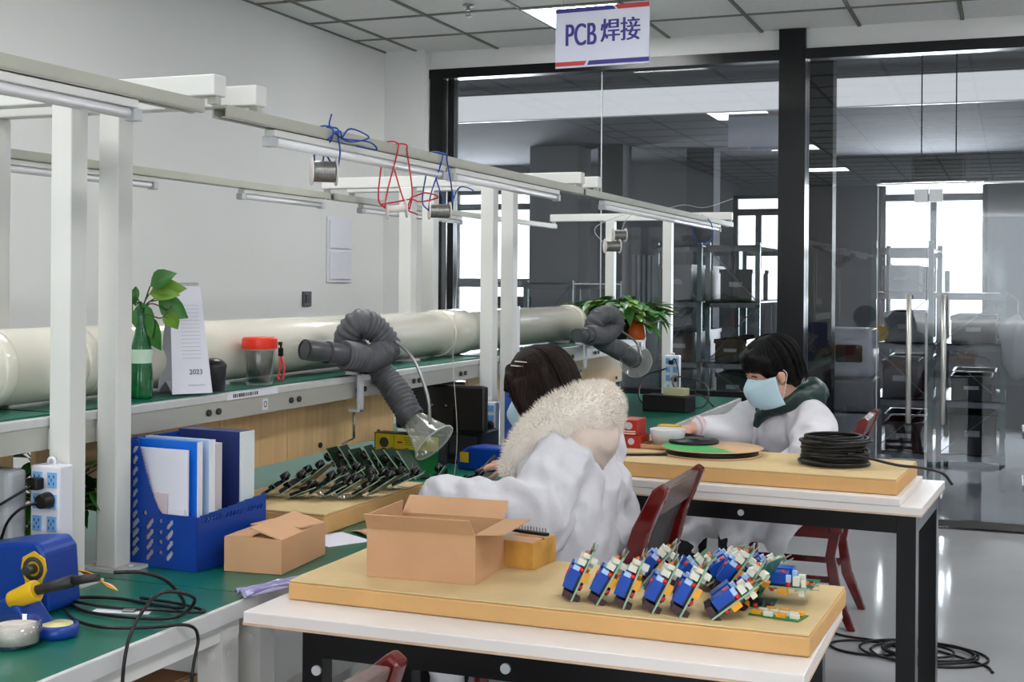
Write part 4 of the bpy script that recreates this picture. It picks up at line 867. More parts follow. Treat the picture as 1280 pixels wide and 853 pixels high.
# =============== REAR TABLE THINGS ===============
t = thing('component_reel', 'wide reel with tan card flange and green label on the rear foam pad', 'reel', (-.985, 4.52, .8275)); 
m_ = MX((0, 0, 0), 0, 0, 0)
MB().lathe([(0, .0), (.175, .0), (.175, .0025), (0, .0025)], n=56).build('lower_flange', REELC, t)
MB().lathe([(.05, .003), (.16, .003), (.162, .012), (.16, .022), (.05, .022)], n=56).build('black_tape', RUB, t)
MB().lathe([(0, .0225), (.178, .0225), (.178, .025), (0, .025)], n=56).build('upper_flange', REELC, t)
MB().prism([(0, 0)]+[(.17*math.cos(a), .17*math.sin(a)) for a in [math.radians(q_) for q_ in range(150, 311, 8)]], .0006, MX((-.004, 0, .0256))).build('green_label', REELG, t)
MB().bar((-.14, -.10, .004), (-.30, -.18, .004), .035, .004).build('loose_tape_end', RUB, t)
t = thing('component_reel', 'smaller black disc lying on top of the tan reel', 'reel', (-1.07, 4.60, .8535)); MB().lathe([(0, 0), (.088, 0), (.09, .003), (.09, .009), (.086, .012), (.02, .012), (.018, .015), (0, .015)], n=48).build('disc', mat('black_reel_plastic', '#131316', .4), t)
t = thing('cable_coil', 'thick coil of black cable with a free end on the rear foam pad', 'cable coil', (-.55, 4.42, .8275)); q = random.Random(11)
for k in range(20):
    z = .006+.0047*k; r1 = .112+q.uniform(-.014, .012)-.0005*k; cx, cy = q.uniform(-.008, .008), q.uniform(-.008, .008); ph = q.uniform(0, 6); tl = q.uniform(-.006, .006)
    o = MB().tube([(cx+r1*math.cos(a*2*PI/40), cy+r1*math.sin(a*2*PI/40), z+tl*math.sin(a*2*PI/40+ph)) for a in range(41)], .0048, 7).build('turn', RUB, t)
MB().tube(spl([(.05, -.10, .05), (.11, -.06, .035), (.20, -.02, .012), (.28, .0, .004), (.34, .0, -.01), (.37, .01, -.045)], 10), .0048, 8).build('free_end', RUB, t)
t = thing('red_box', 'red printed carton at the left end of the rear foam pad, upper one', 'box', (-1.30, 4.60, .873)); MB().box(-.05, .03, -.04, .08, 0, .055).build('carton', REDBOX, t)
m = MB().cyl((-.0, -.0415, .034), (-.0, -.04, .034), .013, n=20); m.build('emblem', PAPERS, t); MB().box(-.045, .025, -.041, -.04, .004, .008).box(-.045, .025, -.041, -.04, .012, .016).build('stripe', WCON, t)
t = thing('red_box', 'red printed carton under the other red one', 'box', (-1.29, 4.60, .8275-.009+.009)); MB().box(-.055, .035, -.045, .08, 0, .044).build('carton', REDBOX, t); MB().cyl((.0, -.0465, .024), (.0, -.045, .024), .012, n=20).build('emblem', PAPERS, t)
t = thing('white_container', 'white translucent bag filled container beside the hand at the rear table', 'container', (-1.17, 4.62, .845), math.radians(-5))
MB().lathe([(0, 0), (.055, 0), (.066, .05), (.064, .052), (.053, .004), (0, .004)], n=28).build('tub', mat('milky_plastic', '#cfcfd2', .35), t); MB().lathe([(.0, .036), (.06, .036)], n=20).build('contents', GREYP, t)
t = thing('cardboard_tray', 'low cardboard tray under the white container', 'tray', (-1.18, 4.60, .8275), math.radians(-5)); MB().box(-.075, .06, -.05, .06, 0, .004).box(-.075, .06, -.05, -.047, 0, .017).box(-.075, .06, .057, .06, 0, .017).box(-.075, -.072, -.047, .057, 0, .017).box(.057, .06, -.047, .057, 0, .017).build('tray', CARD, t)
t = thing('circuit_board', 'green board lying under the hand at the rear table', 'circuit board', (-1.10, 4.72, .8275), math.radians(20)); MB().box(-.06, .05, -.025, .025, 0, .002).build('board', GREENP, t)
t = thing('small_box', 'small yellow and brown box beside the white container', 'box', (-1.20, 4.72, .8275), 0); MB().box(-.03, .05, -.02, .03, 0, .072).build('box', YEL, t, bevel=.002); MB().box(-.02, .04, -.021, -.02, .05, .066).build('print', BRN, t)
# =============== CHAIRS ===============
def chair(label, loc, rz=0):
    t = thing('armless_chair', label, 'chair', loc, rz, 'red wooden chairs')
    MB().box(-.20, .20, -.20, .20, .43, .475).build('seat_cushion', LEATHER, t, bevel=.015)
    fr = MB().box(-.215, .215, -.215, -.19, .375, .43).box(-.215, .215, .19, .215, .375, .43).box(-.215, -.19, -.19, .19, .375, .43).box(.19, .215, -.19, .19, .375, .43).build('seat_rail', REDW, t, bevel=.004)
    for s in (-1, 1):
        MB().tube([(-.20, s*.195, .43), (-.205, s*.197, .30), (-.20, s*.196, .15), (-.225, s*.20, .0)], .022, 8, rf=lambda u: .026-.008*u).build('leg', REDW, t)
        pr = [(.19, .43), (.17, .30), (.19, .15), (.26, 0), (.295, 0), (.235, .16), (.21, .30), (.235, .43)]
        MB().prism(pr, .035, MX((0, s*.197, 0), PI/2)).build('leg', REDW, t, bevel=.006)
        bp = [(.185, .40), (.18, .48), (.20, .62), (.245, .76), (.30, .865), (.325, .885), (.345, .87), (.335, .84), (.295, .75), (.262, .62), (.245, .48), (.24, .40)]
        MB().prism(bp, .035, MX((0, s*.215, 0), PI/2)).build('back_post', REDW, t, bevel=.007)
    sec = [(.205, .50), (.218, .60), (.252, .72), (.292, .82), (.318, .86)]
    MB().grid(lambda u, v: Vector((sec[min(3, int(u*4))][0]+(sec[min(3, int(u*4))+1][0]-sec[min(3, int(u*4))][0])*(u*4-min(3, int(u*4))), -.19+.38*v, sec[min(3, int(u*4))][1]+(sec[min(3, int(u*4))+1][1]-sec[min(3, int(u*4))][1])*(u*4-min(3, int(u*4))))), 12, 3).build('back_pad', LEATHER, t, solid=.022)
    MB().prism([(.262, .80), (.30, .868), (.335, .868), (.318, .82), (.30, .78)], .395, MX((0, 0, 0), PI/2)).build('top_rail', TAUPE, t, bevel=.006)
    MB().cyl((-.20, -.195, .20), (-.20, .195, .20), .010).build('stretcher', REDW, t); MB().cyl((.19, -.197, .22), (.19, .197, .22), .010).build('stretcher', REDW, t)
    for s in (-1, 1): MB().box(-.20, .19, s*.197-.008, s*.197+.008, .19, .215).build('side_stretcher', REDW, t)
    return t
chair('red wooden chair behind the person in the fur collar', (-1.205, 3.63, 0))
chair('red wooden chair of the person at the rear table', (-.89, 5.70, 0))
chair('red wooden chair in the foreground, only its back top in view', (-1.165, 1.49, 0))
# =============== PEOPLE ===============
def cap(mb, p, r0, q, r1, n=14):
    mb.ball(p, r0, n=n); mb.ball(q, r1, n=n); mb.cyl(p, q, r0, r1, n=n)
def chain(mb, pts, rs):
    for i in range(len(pts)-1): cap(mb, pts[i], rs[i], pts[i+1], rs[i+1])
def melt(name, mb, m, parent, voxel, smooth=4, fold=None, origin=(0, 0, 0)):
    me = bpy.data.meshes.new('tmp'); mb.b.to_mesh(me); mb.b.free(); o = bpy.data.objects.new('tmp', me); COL.objects.link(o)
    r = o.modifiers.new('r', 'REMESH'); r.mode = 'VOXEL'; r.voxel_size = voxel; r.adaptivity = 0
    s = o.modifiers.new('s', 'SMOOTH'); s.factor = .6; s.iterations = smooth
    bpy.context.view_layer.update()
    me2 = bpy.data.meshes.new_from_object(o.evaluated_get(bpy.context.evaluated_depsgraph_get())); bpy.data.objects.remove(o)
    if fold:
        nr = [v.normal.copy() for v in me2.vertices]
        for v, n in zip(me2.vertices, nr): v.co += n*fold(v.co)
    me2.transform(Matrix.Translation(-Vector(origin))); me2.name = name
    for p in me2.polygons: p.use_smooth = True
    me2.materials.clear(); me2.materials.append(m)
    q = bpy.data.objects.new(name, me2); COL.objects.link(q); q.parent = parent; return q
def folds(s1, a1, s2=0, a2=0, stretch=(1, 1, 1)):
    def f(c):
        c = Vector((c.x*stretch[0], c.y*stretch[1], c.z*stretch[2]))
        v = (1-abs(noise.noise(c*s1))*3)*a1
        w = Vector((noise.noise(c*s1*.6), noise.noise(c*s1*.6+Vector((5, 1, 2))), 0))*.12
        return v+(noise.noise((c+w)*s2)*a2 if s2 else 0)
    return f
def head_shapes(mb, M):
    def b(c, r): mb.ball(M @ Vector(c), r, M=M.to_quaternion().to_matrix().to_4x4(), n=20)
    def c_(p, r0, q, r1): cap(mb, M @ Vector(p), r0, M @ Vector(q), r1, 12)
    b((-.012, 0, .028), (.098, .076, .088)); b((.030, 0, -.030), (.058, .060, .078)); b((.018, 0, -.072), (.060, .052, .042)); b((.058, 0, -.098), (.028, .030, .024))
    c_((.086, 0, .004), .008, (.104, 0, -.034), .0115); b((.098, .010, -.037), (.010, .008, .007)); b((.098, -.010, -.037), (.010, .008, .007))
    b((.074, .024, .022), (.014, .026, .009)); b((.074, -.024, .022), (.014, .026, .009))
    for s in (-1, 1): b((.062, s*.036, -.028), (.028, .024, .022)); b((-.004, s*.077, -.008), (.017, .009, .030)); b((.004, s*.073, -.030), (.008, .008, .010)); b((.072, s*.030, .004), (.013, .017, .011))
    b((.084, 0, -.066), (.012, .024, .006)); b((.083, 0, -.076), (.012, .021, .007))
def face_parts(t, M, O):
    Mo = Matrix.Translation(-Vector(O)) @ M
    for s in (-1, 1):
        e = MB().ball(Mo @ Vector((.073, s*.030, .003)), .0125, n=14).build('eye', mat('eye_white', '#d8d4cf', .2), t)
        MB().ball(Mo @ Vector((.0805, s*.030, -.003)), .0065, n=12).build('iris', mat('dark_iris', '#1a0f0a', .15), e)
        MB().tube([Mo @ Vector((.082-.006*abs(k), s*.030+.006*k, .004-.0012*k*k+.001)) for k in (-2.4, -1.2, 0, 1.2, 2.4)], .0016, 6).build('eyelash', HAIRB, e)
        MB().tube([Mo @ Vector((.090-.008*abs(k)*.6, s*.030+.007*k, .026-.0013*k*k)) for k in (-2.4, -1.2, 0, 1.2, 2.4)], .0026, 6).build('eyebrow', HAIRB, t)
def mask_part(t, M, O):
    Mo = Matrix.Translation(-Vector(O)) @ M
    def f(u, v):
        a = (u-.5)*2*math.radians(82); z = .0-.118*v
        bulge = math.sin(v*PI)**.6; rx = .076+.036*bulge*math.cos(a)**2+.010*math.exp(-((v-.25)/.2)**2)*max(0, math.cos(a))**8; ry = .080-.006*v
        return Mo @ Vector((.012+rx*math.cos(a)-.018*max(0, v-.6), ry*math.sin(a)*(1-.12*v), z-.002*math.sin(v*PI*6)+.012*math.cos(a)**3*(1-v)))
    k = MB().grid(f, 26, 16).build('face_mask', MASK, t, solid=.002)
    for s in (-1, 1):
        MB().tube(spl([Mo @ Vector((.018, s*.068, -.006)), Mo @ Vector((-.005, s*.083, .018)), Mo @ Vector((-.024, s*.084, -.004)), Mo @ Vector((-.008, s*.080, -.040)), Mo @ Vector((.018, s*.061, -.098))], 8), .0015, 6).build('ear_loop', OFFW, k)
def hand(mb, w, d, n, curl=35, side=1, s=1.0):
    w = Vector(w); d = Vector(d).normalized(); n = Vector(n); n = (n-d*n.dot(d)).normalized(); l = d.cross(n)*side
    for k in range(4): cap(mb, w+l*(-.012+.008*k)*s, .014*s, w+d*.078*s+l*(-.026+.0175*k)*s, .0105*s, 10)
    for k, L in enumerate((.066, .078, .072, .056)):
        p = w+d*.080*s+l*(-.028+.0187*k)*s; ang = math.radians(curl*.6); 
        for j, q in enumerate((.45, .31, .24)):
            dv = d*math.cos(ang)+n*math.sin(ang); e = p+dv*L*q*s; cap(mb, p, (.0088-.0009*j)*s, e, (.0082-.0009*j)*s, 8); p = e; ang += math.radians(curl)
    p = w+d*.018*s-l*.018*s; q = p+(d*.55-l*.75+n*.35).normalized()*.036*s; e = q+(d*.85-l*.25+n*.45).normalized()*.030*s; g = e+(d*.9+n*.4+l*.15).normalized()*.024*s
    cap(mb, p, .0135*s, q, .0105*s, 10); cap(mb, q, .0105*s, e, .009*s, 10); cap(mb, e, .009*s, g, .0075*s, 10)
def strands(M, O, n, seed, fn, r=.0022):
    Mo = Matrix.Translation(-Vector(O)) @ M; q = random.Random(seed); mb = MB()
    for k in range(n):
        pts = fn(q)
        mb.tube([Mo @ Vector(p) for p in spl(pts, 4)], r, 5, rf=lambda u: r*(1-.75*u*u))
    return mb
# ---- seated woman with fur trimmed hood ----
O1 = (-1.16, 3.62, .475)
p1 = thing('person', 'seated person with dark bob hair, white coat and cream fur collar, soldering', 'person', O1)
M1 = MX((-1.295, 3.605, 1.140)) @ Euler((0, 0, math.radians(184))).to_matrix().to_4x4() @ Euler((math.radians(0), math.radians(27), 0)).to_matrix().to_4x4()
mb = MB(); head_shapes(mb, M1)
cap(mb, M1 @ Vector((-.02, 0, -.05)), .052, (-1.215, 3.61, 1.0), .056)
chain(mb, [(-1.205, 3.61, .98), (-1.19, 3.62, .80), (-1.16, 3.62, .64)], [.10, .115, .115])
cap(mb, (-1.20, 3.49, .95), .06, (-1.20, 3.75, .95), .06)
LA = [(-1.19, 3.46, .955), (-1.205, 3.335, .815), (-1.485, 3.285, .862)]; RA = [(-1.19, 3.78, .955), (-1.28, 3.86, .845), (-1.415, 3.735, .905)]
chain(mb, LA, [.052, .042, .028]); chain(mb, RA, [.052, .042, .028])
hand(mb, (-1.495, 3.29, .858), (-.75, .60, -.15), (.2, .1, -1), 40, 1); hand(mb, (-1.43, 3.728, .906), (-.93, -.20, -.18), (.05, .1, -1), 38, -1)
for y in (3.52, 3.72): chain(mb, [(-1.16, y, .60), (-1.56, y-.02, .575), (-1.66, y-.02, .10)], [.062, .046, .036])
melt('body', mb, SKIN, p1, .0052, 3, origin=O1)
face_parts(p1, M1, O1); mask_part(p1, M1, O1)
# hair: bob
mb = MB(); hb = lambda c, r: mb.ball(M1 @ Vector(c), r, M=M1.to_quaternion().to_matrix().to_4x4(), n=22)
hb((-.016, 0, .033), (.103, .092, .096)); hb((-.050, 0, -.035), (.064, .086, .105)); hb((-.045, 0, -.085), (.068, .080, .075))
for s in (-1, 1):
    for x in (-.05, -.02, .01, .035): cap(mb, M1 @ Vector((x, s*.076, .04)), .022, M1 @ Vector((x+.012, s*.079, -.125+.3*abs(x-.0)*0)), .016)
    cap(mb, M1 @ Vector((.052, s*.055, .07)), .022, M1 @ Vector((.062, s*.070, .0)), .013); cap(mb, M1 @ Vector((.062, s*.070, .0)), .013, M1 @ Vector((.060, s*.073, -.07)), .008)
for y in (-.04, -.02, 0, .02, .04): cap(mb, M1 @ Vector((.045, y, .095)), .018, M1 @ Vector((.086, y, .045)), .010)
Mi = M1.inverted()
hr = melt('hair', mb, HAIR, p1, .0065, 3, lambda c: (noise.noise(Vector(((Mi @ c).x*60, (Mi @ c).y*60, (Mi @ c).z*5)))*.0035), origin=O1)
def bob(q):
    a = q.uniform(.35, 2*PI-.35); r0 = .02
    if abs(math.cos(a)) > .85 and math.cos(a) > 0: a += .5
    cx, sy = math.cos(a), math.sin(a); e = q.uniform(-.165, -.125); k = 1.01+q.uniform(0, .02)
    return [(-.012+.03*cx, .03*sy, .129), (-.018+.080*cx*k, .070*sy*k, .098), (-.018+.103*cx*k, .094*sy*k, .04), (-.020+.098*cx*k, .096*sy*k, -.04), (-.022+.090*cx, .092*sy, e)]
strands(M1, O1, 330, 5, bob, .0021).build('loose_strands', HAIR, p1)['kind'] = 'stuff'
m = MB(); Mh = Matrix.Translation(-Vector(O1)) @ M1
for k in range(2): m.bar(Mh @ Vector((.015+.016*k, .066+.0*k, .107-.006*k)), Mh @ Vector((-.02+.016*k, .078, .088-.006*k)), .006, .003)
m.build('hair_clip', mat('pearl_clip', '#e8e2d2', .2), p1)
# coat
mb = MB()
chain(mb, [(-1.215, 3.62, .955), (-1.19, 3.62, .84), (-1.165, 3.62, .70), (-1.15, 3.62, .665)], [.115, .140, .146, .150])
chain(mb, [(-1.20, 3.50, .945), (-1.175, 3.50, .80), (-1.14, 3.50, .66)], [.095, .118, .125]); chain(mb, [(-1.20, 3.75, .945), (-1.175, 3.75, .80), (-1.14, 3.75, .66)], [.095, .118, .125])
chain(mb, [(-1.19, 3.455, .945), (-1.20, 3.33, .825), (-1.34, 3.30, .845), (-1.475, 3.285, .862)], [.098, .088, .070, .055])
mb.ball((-1.205, 3.335, .80), .088)
chain(mb, [(-1.19, 3.79, .945), (-1.28, 3.87, .85), (-1.395, 3.755, .903)], [.095, .078, .048])
for y in (3.52, 3.70): chain(mb, [(-1.16, y, .625), (-1.52, y-.02, .59)], [.11, .10])
chain(mb, [(-1.50, 3.50, .55), (-1.53, 3.47, .42), (-1.52, 3.44, .31)], [.10, .07, .05]); chain(mb, [(-1.50, 3.70, .55), (-1.53, 3.70, .36)], [.10, .06])
cap(mb, (-1.11, 3.46, .60), .085, (-1.11, 3.76, .60), .085)
melt('coat', mb, COAT, p1, .0085, 3, folds(8, .010, 18, .016, (1, 1, .8)), origin=O1)
def torus_cuff(c, d, r, parent, O, m):
    Mc = Matrix.Translation(Vector(c)-Vector(O)) @ Vector(d).to_track_quat('Z', 'Y').to_matrix().to_4x4()
    MB().lathe([(r*.80, -.004), (r*.97, -.012), (r*1.02, .004), (r*.97, .014), (r*.80, .010)], Mc, n=28).build('cuff', m, parent)
torus_cuff((-1.50, 3.283, .862), (-1, -.05, .02), .050, p1, O1, COAT); torus_cuff((-1.402, 3.75, .905), (-.8, -.7, .0), .045, p1, O1, COAT)
# trousers and shoes
mb = MB()
for y in (3.52, 3.72): chain(mb, [(-1.18, y, .61), (-1.57, y-.02, .58), (-1.66, y-.02, .10)], [.10, .075, .062])
melt('trousers', mb, TROUS, p1, .009, 3, folds(9, .006), origin=O1)
for y in (3.50, 3.70):
    mb = MB(); chain(mb, [(-1.655, y, .06), (-1.74, y, .04), (-1.82, y, .035)], [.045, .042, .034]); melt('shoe', mb, BLACK, p1, .006, 2, origin=O1)
# hood: lining lump at back plus fur trim
mb = MB(); mb.ball((-1.14, 3.60, 1.015), (.085, .15, .085), n=24); mb.ball((-1.130, 3.55, .975), (.050, .11, .062), n=24); cap(mb, (-1.20, 3.49, 1.0), .06, (-1.20, 3.74, 1.0), .06)
melt('hood_lining', mb, HOODL, p1, .008, 4, folds(8, .006), origin=O1)
FP = [(-1.335, 3.475, .925), (-1.295, 3.452, .985), (-1.245, 3.455, 1.035), (-1.195, 3.485, 1.075), (-1.145, 3.54, 1.10), (-1.122, 3.62, 1.10), (-1.145, 3.70, 1.085), (-1.18, 3.76, 1.07), (-1.25, 3.755, 1.0), (-1.32, 3.70, .94)]
FRD = [.036, .050, .060, .068, .070, .070, .066, .060, .050, .034]
mb = MB(); chain(mb, FP, FRD); chain(mb, [(-1.145, 3.54, 1.065), (-1.122, 3.62, 1.065), (-1.15, 3.70, 1.05)], [.066, .070, .066])
fur = melt('fur_trim', mb, FUR, p1, .009, 3, folds(14, .004), origin=O1)
q = random.Random(8); m = MB(); polys = list(fur.data.polygons)
bb = m.b; wts = [p.area for p in polys]
for p in q.choices(polys, wts, k=13000):
    vs = [fur.data.vertices[i].co for i in p.vertices]; a = q.random(); b_ = q.random(); c = vs[0].lerp(vs[1], a).lerp(vs[-1].lerp(vs[-2], a), b_)
    n = p.normal+Vector((q.uniform(-.45, .45), q.uniform(-.45, .45), q.uniform(-.55, .25))); L_ = q.uniform(.010, .022); w_ = n.orthogonal().normalized()*.0011; w2 = n.cross(w_).normalized()*.0011
    c = c-p.normal*.002; tip = c+n.normalized()*L_
    v = [bb.verts.new(c+w_), bb.verts.new(c-w_*.5+w2), bb.verts.new(c-w_*.5-w2), bb.verts.new(tip)]
    bb.faces.new((v[0], v[1], v[3])); bb.faces.new((v[1], v[2], v[3])); bb.faces.new((v[2], v[0], v[3]))
m.build('fur_tufts', FUR, p1)['kind'] = 'stuff'
p1.location.z -= .034
t = thing('tweezers', 'slim dark tweezers in the right hand of the person with the fur collar', 'tweezers', (-1.515, 3.70, .845)); MB().cyl((.03, .02, .045), (-.045, -.035, -.04), .006, .002, n=10).build('tweezer_body', BLACK, t); MB().cyl((-.045, -.035, -.04), (-.058, -.045, -.055), .0018, .0008, n=8).build('tip', STEEL, t)
# ---- second woman at the rear table ----
O2 = (-.92, 5.58, .475)
p2 = thing('person', 'seated person with short black hair, blue mask, white coat over dark green hooded jacket', 'person', O2)
M2 = MX((-.866, 5.01, 1.085)) @ Euler((0, 0, math.radians(216))).to_matrix().to_4x4() @ Euler((0, math.radians(22), 0)).to_matrix().to_4x4()
mb = MB(); head_shapes(mb, M2)
cap(mb, M2 @ Vector((-.02, 0, -.05)), .054, (-.80, 5.14, .95), .058)
chain(mb, [(-.82, 5.17, .92), (-.85, 5.33, .78), (-.90, 5.55, .62)], [.10, .115, .13])
cap(mb, (-.72, 5.07, .92), .06, (-.94, 5.26, .91), .06)
chain(mb, [(-.715, 5.06, .91), (-.69, 4.96, .76), (-.88, 4.99, .70)], [.052, .042, .028]); chain(mb, [(-.96, 5.27, .90), (-1.04, 5.06, .835), (-1.135, 4.90, .872)], [.052, .042, .028])
hand(mb, (-1.14, 4.893, .872), (-.86, -.48, -.1), (.05, .1, -1), 34, -1, 1.08); hand(mb, (-.89, 4.99, .70), (-.95, .1, -.05), (.05, .1, -1), 30, 1)
for dx_ in (0, .18): chain(mb, [(-.92+dx_*.6, 5.52, .56), (-1.22+dx_, 5.24-dx_*.3, .53), (-1.20+dx_, 5.10-dx_*.3, .10)], [.062, .046, .036])
melt('body', mb, SKIN, p2, .0055, 3, origin=O2)
face_parts(p2, M2, O2); mask_part(p2, M2, O2)
mb = MB(); hb = lambda c, r: mb.ball(M2 @ Vector(c), Vector(r), M=M2.to_quaternion().to_matrix().to_4x4(), n=22)
def hb(c, r): mb.ball(M2 @ Vector(c), tuple(r), M=M2.to_quaternion().to_matrix().to_4x4(), n=22)
hb((-.024, 0, .048), (.110, .094, .094)); hb((-.058, 0, .0), (.072, .084, .080)); hb((-.066, 0, -.045), (.045, .060, .045)); hb((.030, 0, .078), (.066, .074, .052))
for y in (-.055, -.035, -.012, .012, .035, .055): cap(mb, M2 @ Vector((.062, y, .085)), .022, M2 @ Vector((.094-abs(y)*.35, y*1.05, .044-.1*abs(y)*.3)), .008)
for s in (-1, 1): cap(mb, M2 @ Vector((.035, s*.074, .06)), .022, M2 @ Vector((.035, s*.078, .012)), .007); cap(mb, M2 @ Vector((-.045, s*.076, .03)), .022, M2 @ Vector((-.050, s*.068, -.055)), .012)
Mi2 = M2.inverted()
melt('hair', mb, HAIRB, p2, .007, 3, lambda c: (noise.noise(Vector(((Mi2 @ c).x*45, (Mi2 @ c).y*45, (Mi2 @ c).z*8)))*.006), origin=O2)
def crop(q):
    a = q.uniform(0, 2*PI); cx, sy = math.cos(a), math.sin(a); fr = max(0, cx)
    e = .052 if cx > .2 else q.uniform(-.06, -.03)
    if abs(sy) > .75 and cx > -.35: e = .025
    return [(-.02+.03*cx, .03*sy, .142), (-.022+.080*cx, .068*sy, .120), (-.022+.113*cx, .096*sy, .066), (-.022+.114*cx, .095*sy, e+.01), (-.02+.108*cx, .090*sy, e-.008)]
strands(M2, O2, 300, 6, crop, .0023).build('loose_strands', HAIRB, p2)['kind'] = 'stuff'
mb = MB()
chain(mb, [(-.82, 5.17, .88), (-.845, 5.30, .76), (-.875, 5.45, .62), (-.90, 5.54, .63)], [.130, .155, .155, .15])
cap(mb, (-.72, 5.08, .885), .095, (-.95, 5.28, .875), .092); cap(mb, (-.74, 5.2, .70), .12, (-.97, 5.36, .70), .12)
chain(mb, [(-.715, 5.065, .885), (-.685, 4.975, .78), (-.79, 4.985, .72), (-.87, 4.99, .70)], [.095, .085, .068, .050]); chain(mb, [(-.955, 5.275, .872), (-1.04, 5.07, .845), (-1.12, 4.925, .875)], [.092, .074, .048])
for dx_ in (0, .18): chain(mb, [(-.92+dx_*.6, 5.52, .60), (-1.22+dx_, 5.23-dx_*.3, .55)], [.12, .11])
chain(mb, [(-1.20, 5.22, .52), (-1.21, 5.18, .40), (-1.2, 5.16, .36)], [.085, .05, .03]); chain(mb, [(-1.02, 5.18, .50), (-1.03, 5.14, .38)], [.09, .045]); chain(mb, [(-.84, 5.24, .52), (-.86, 5.16, .42)], [.09, .05]); chain(mb, [(-1.2, 5.2, .46), (-.86, 5.2, .46)], [.06, .06])
melt('coat', mb, COAT, p2, .0095, 3, folds(7, .008, 16, .016), origin=O2)
torus_cuff((-1.125, 4.915, .876), (-.65, -.7, .0), .043, p2, O2, mat('pink_cuff_lining', '#d8bcc4', .8)); torus_cuff((-.88, 4.99, .70), (-1, 0, 0), .044, p2, O2, COAT)
MB().tube(spl([Vector(p)-Vector(O2) for p in [(-.905, 5.035, .945), (-.935, 5.06, .86), (-.955, 5.10, .76), (-.965, 5.16, .66)]], 8), .006, 6).build('coat_placket', COAT, p2)
mb = MB()
chain(mb, [(-.905, 5.055, .925), (-.86, 5.04, .955), (-.785, 5.06, .985), (-.725, 5.125, 1.0), (-.735, 5.20, 1.0), (-.80, 5.26, .985), (-.88, 5.24, .96), (-.925, 5.16, .93)], [.022, .036, .044, .056, .060, .054, .040, .026])
chain(mb, [(-.905, 5.055, .925), (-.925, 5.06, .88)], [.024, .016]); mb.ball((-.745, 5.19, .975), (.07, .085, .05))
melt('jacket_hood', mb, JACKET, p2, .007, 3, folds(12, .006, 26, .005), origin=O2)
mb = MB()
for dx_ in (0, .18): chain(mb, [(-.92+dx_*.6, 5.52, .56), (-1.22+dx_, 5.24-dx_*.3, .53), (-1.20+dx_, 5.13-dx_*.3, .10)], [.09, .058, .055])
melt('trousers', mb, TROUS, p2, .01, 3, folds(9, .006), origin=O2)
for dx_ in (0, .18):
    mb = MB(); x, y = -1.20+dx_, 5.10-dx_*.3; chain(mb, [(x, y, .06), (x-.05, y-.07, .04), (x-.09, y-.13, .035)], [.045, .042, .034]); melt('shoe', mb, BLACK, p2, .007, 2, origin=O2)
t = thing('crimping_tool', 'small black handled tool in the right hand of the person at the rear table', 'tool', (-1.17, 4.84, .86)); MB().cyl((-.02, -.03, -.0), (.09, -.03, -.012), .009, .006, n=12).build('handle', BLACK, t)
t = copy_tree(db, (-1.565, 3.60, .815), (math.radians(8), math.radians(72), math.radians(15)), 'green board with black knob held by the fur collared person')
# =============== FLOOR AND UNDER-BENCH THINGS ===============
t = thing('floor_cable', 'loose black cable coil on the floor under the rear table', 'cable', (-.42, 5.25, 0)); q = random.Random(2)
for k in range(6):
    r1 = q.uniform(.12, .22); cx = q.uniform(-.12, .14); 
    MB().tube([(cx+r1*math.cos(a*2*PI/36), q.uniform(-.001, .001)+r1*.75*math.sin(a*2*PI/36), .006+.006*(k % 3)) for a in range(37)], .005, 6).build('coil', RUB, t)
MB().tube(spl([(-.3, .22, .006), (-.2, .14, .006), (.05, .11, .006), (.2, .03, .006), (.33, -.08, .006), (.36, -.16, .006)], 8), .005, 6).build('loose_end', RUB, t)
t = thing('magenta_cloth', 'magenta cloth bundle under the front edge of the green bench', 'cloth', (-1.72, 2.02, .42))
m = MB().ball((0, 0, .10), (.13, .14, .135), n=24)
for v in m.b.verts: v.co += v.normal*noise.noise(v.co*14)*.04
m.build('cloth', MAGENTA, t)
t = thing('under_bench_box', 'open cardboard box under the green bench behind the magenta cloth', 'box', (-1.76, 2.26, .0)); MB().box(-.16, .14, -.07, .10, 0, .58).build('carton', CARD, t, bevel=.002); MB().box(-.15, .13, -.06, .09, .58, .583).build('lid', CARDI, t)
t = thing('box_stool', 'tall box stool carrying the magenta cloth under the bench', 'stool', (-1.78, 1.97, 0)); MB().box(-.15, .15, -.14, .12, 0, .40).build('body', DGREY, t, bevel=.004); MB().box(-.16, .16, -.15, .13, .395, .418).build('top', BLACK, t)
t = thing('caster_wheel', 'round black caster wheel on the floor by the bench leg', 'caster', (-1.42, 2.75, 0)); MB().cyl((0, -.02, .04), (0, .02, .04), .04, n=24).build('wheel', BLACK, t); MB().cyl((0, -.022, .04), (0, .022, .04), .018, n=16).build('hub', LIGHTG, t)
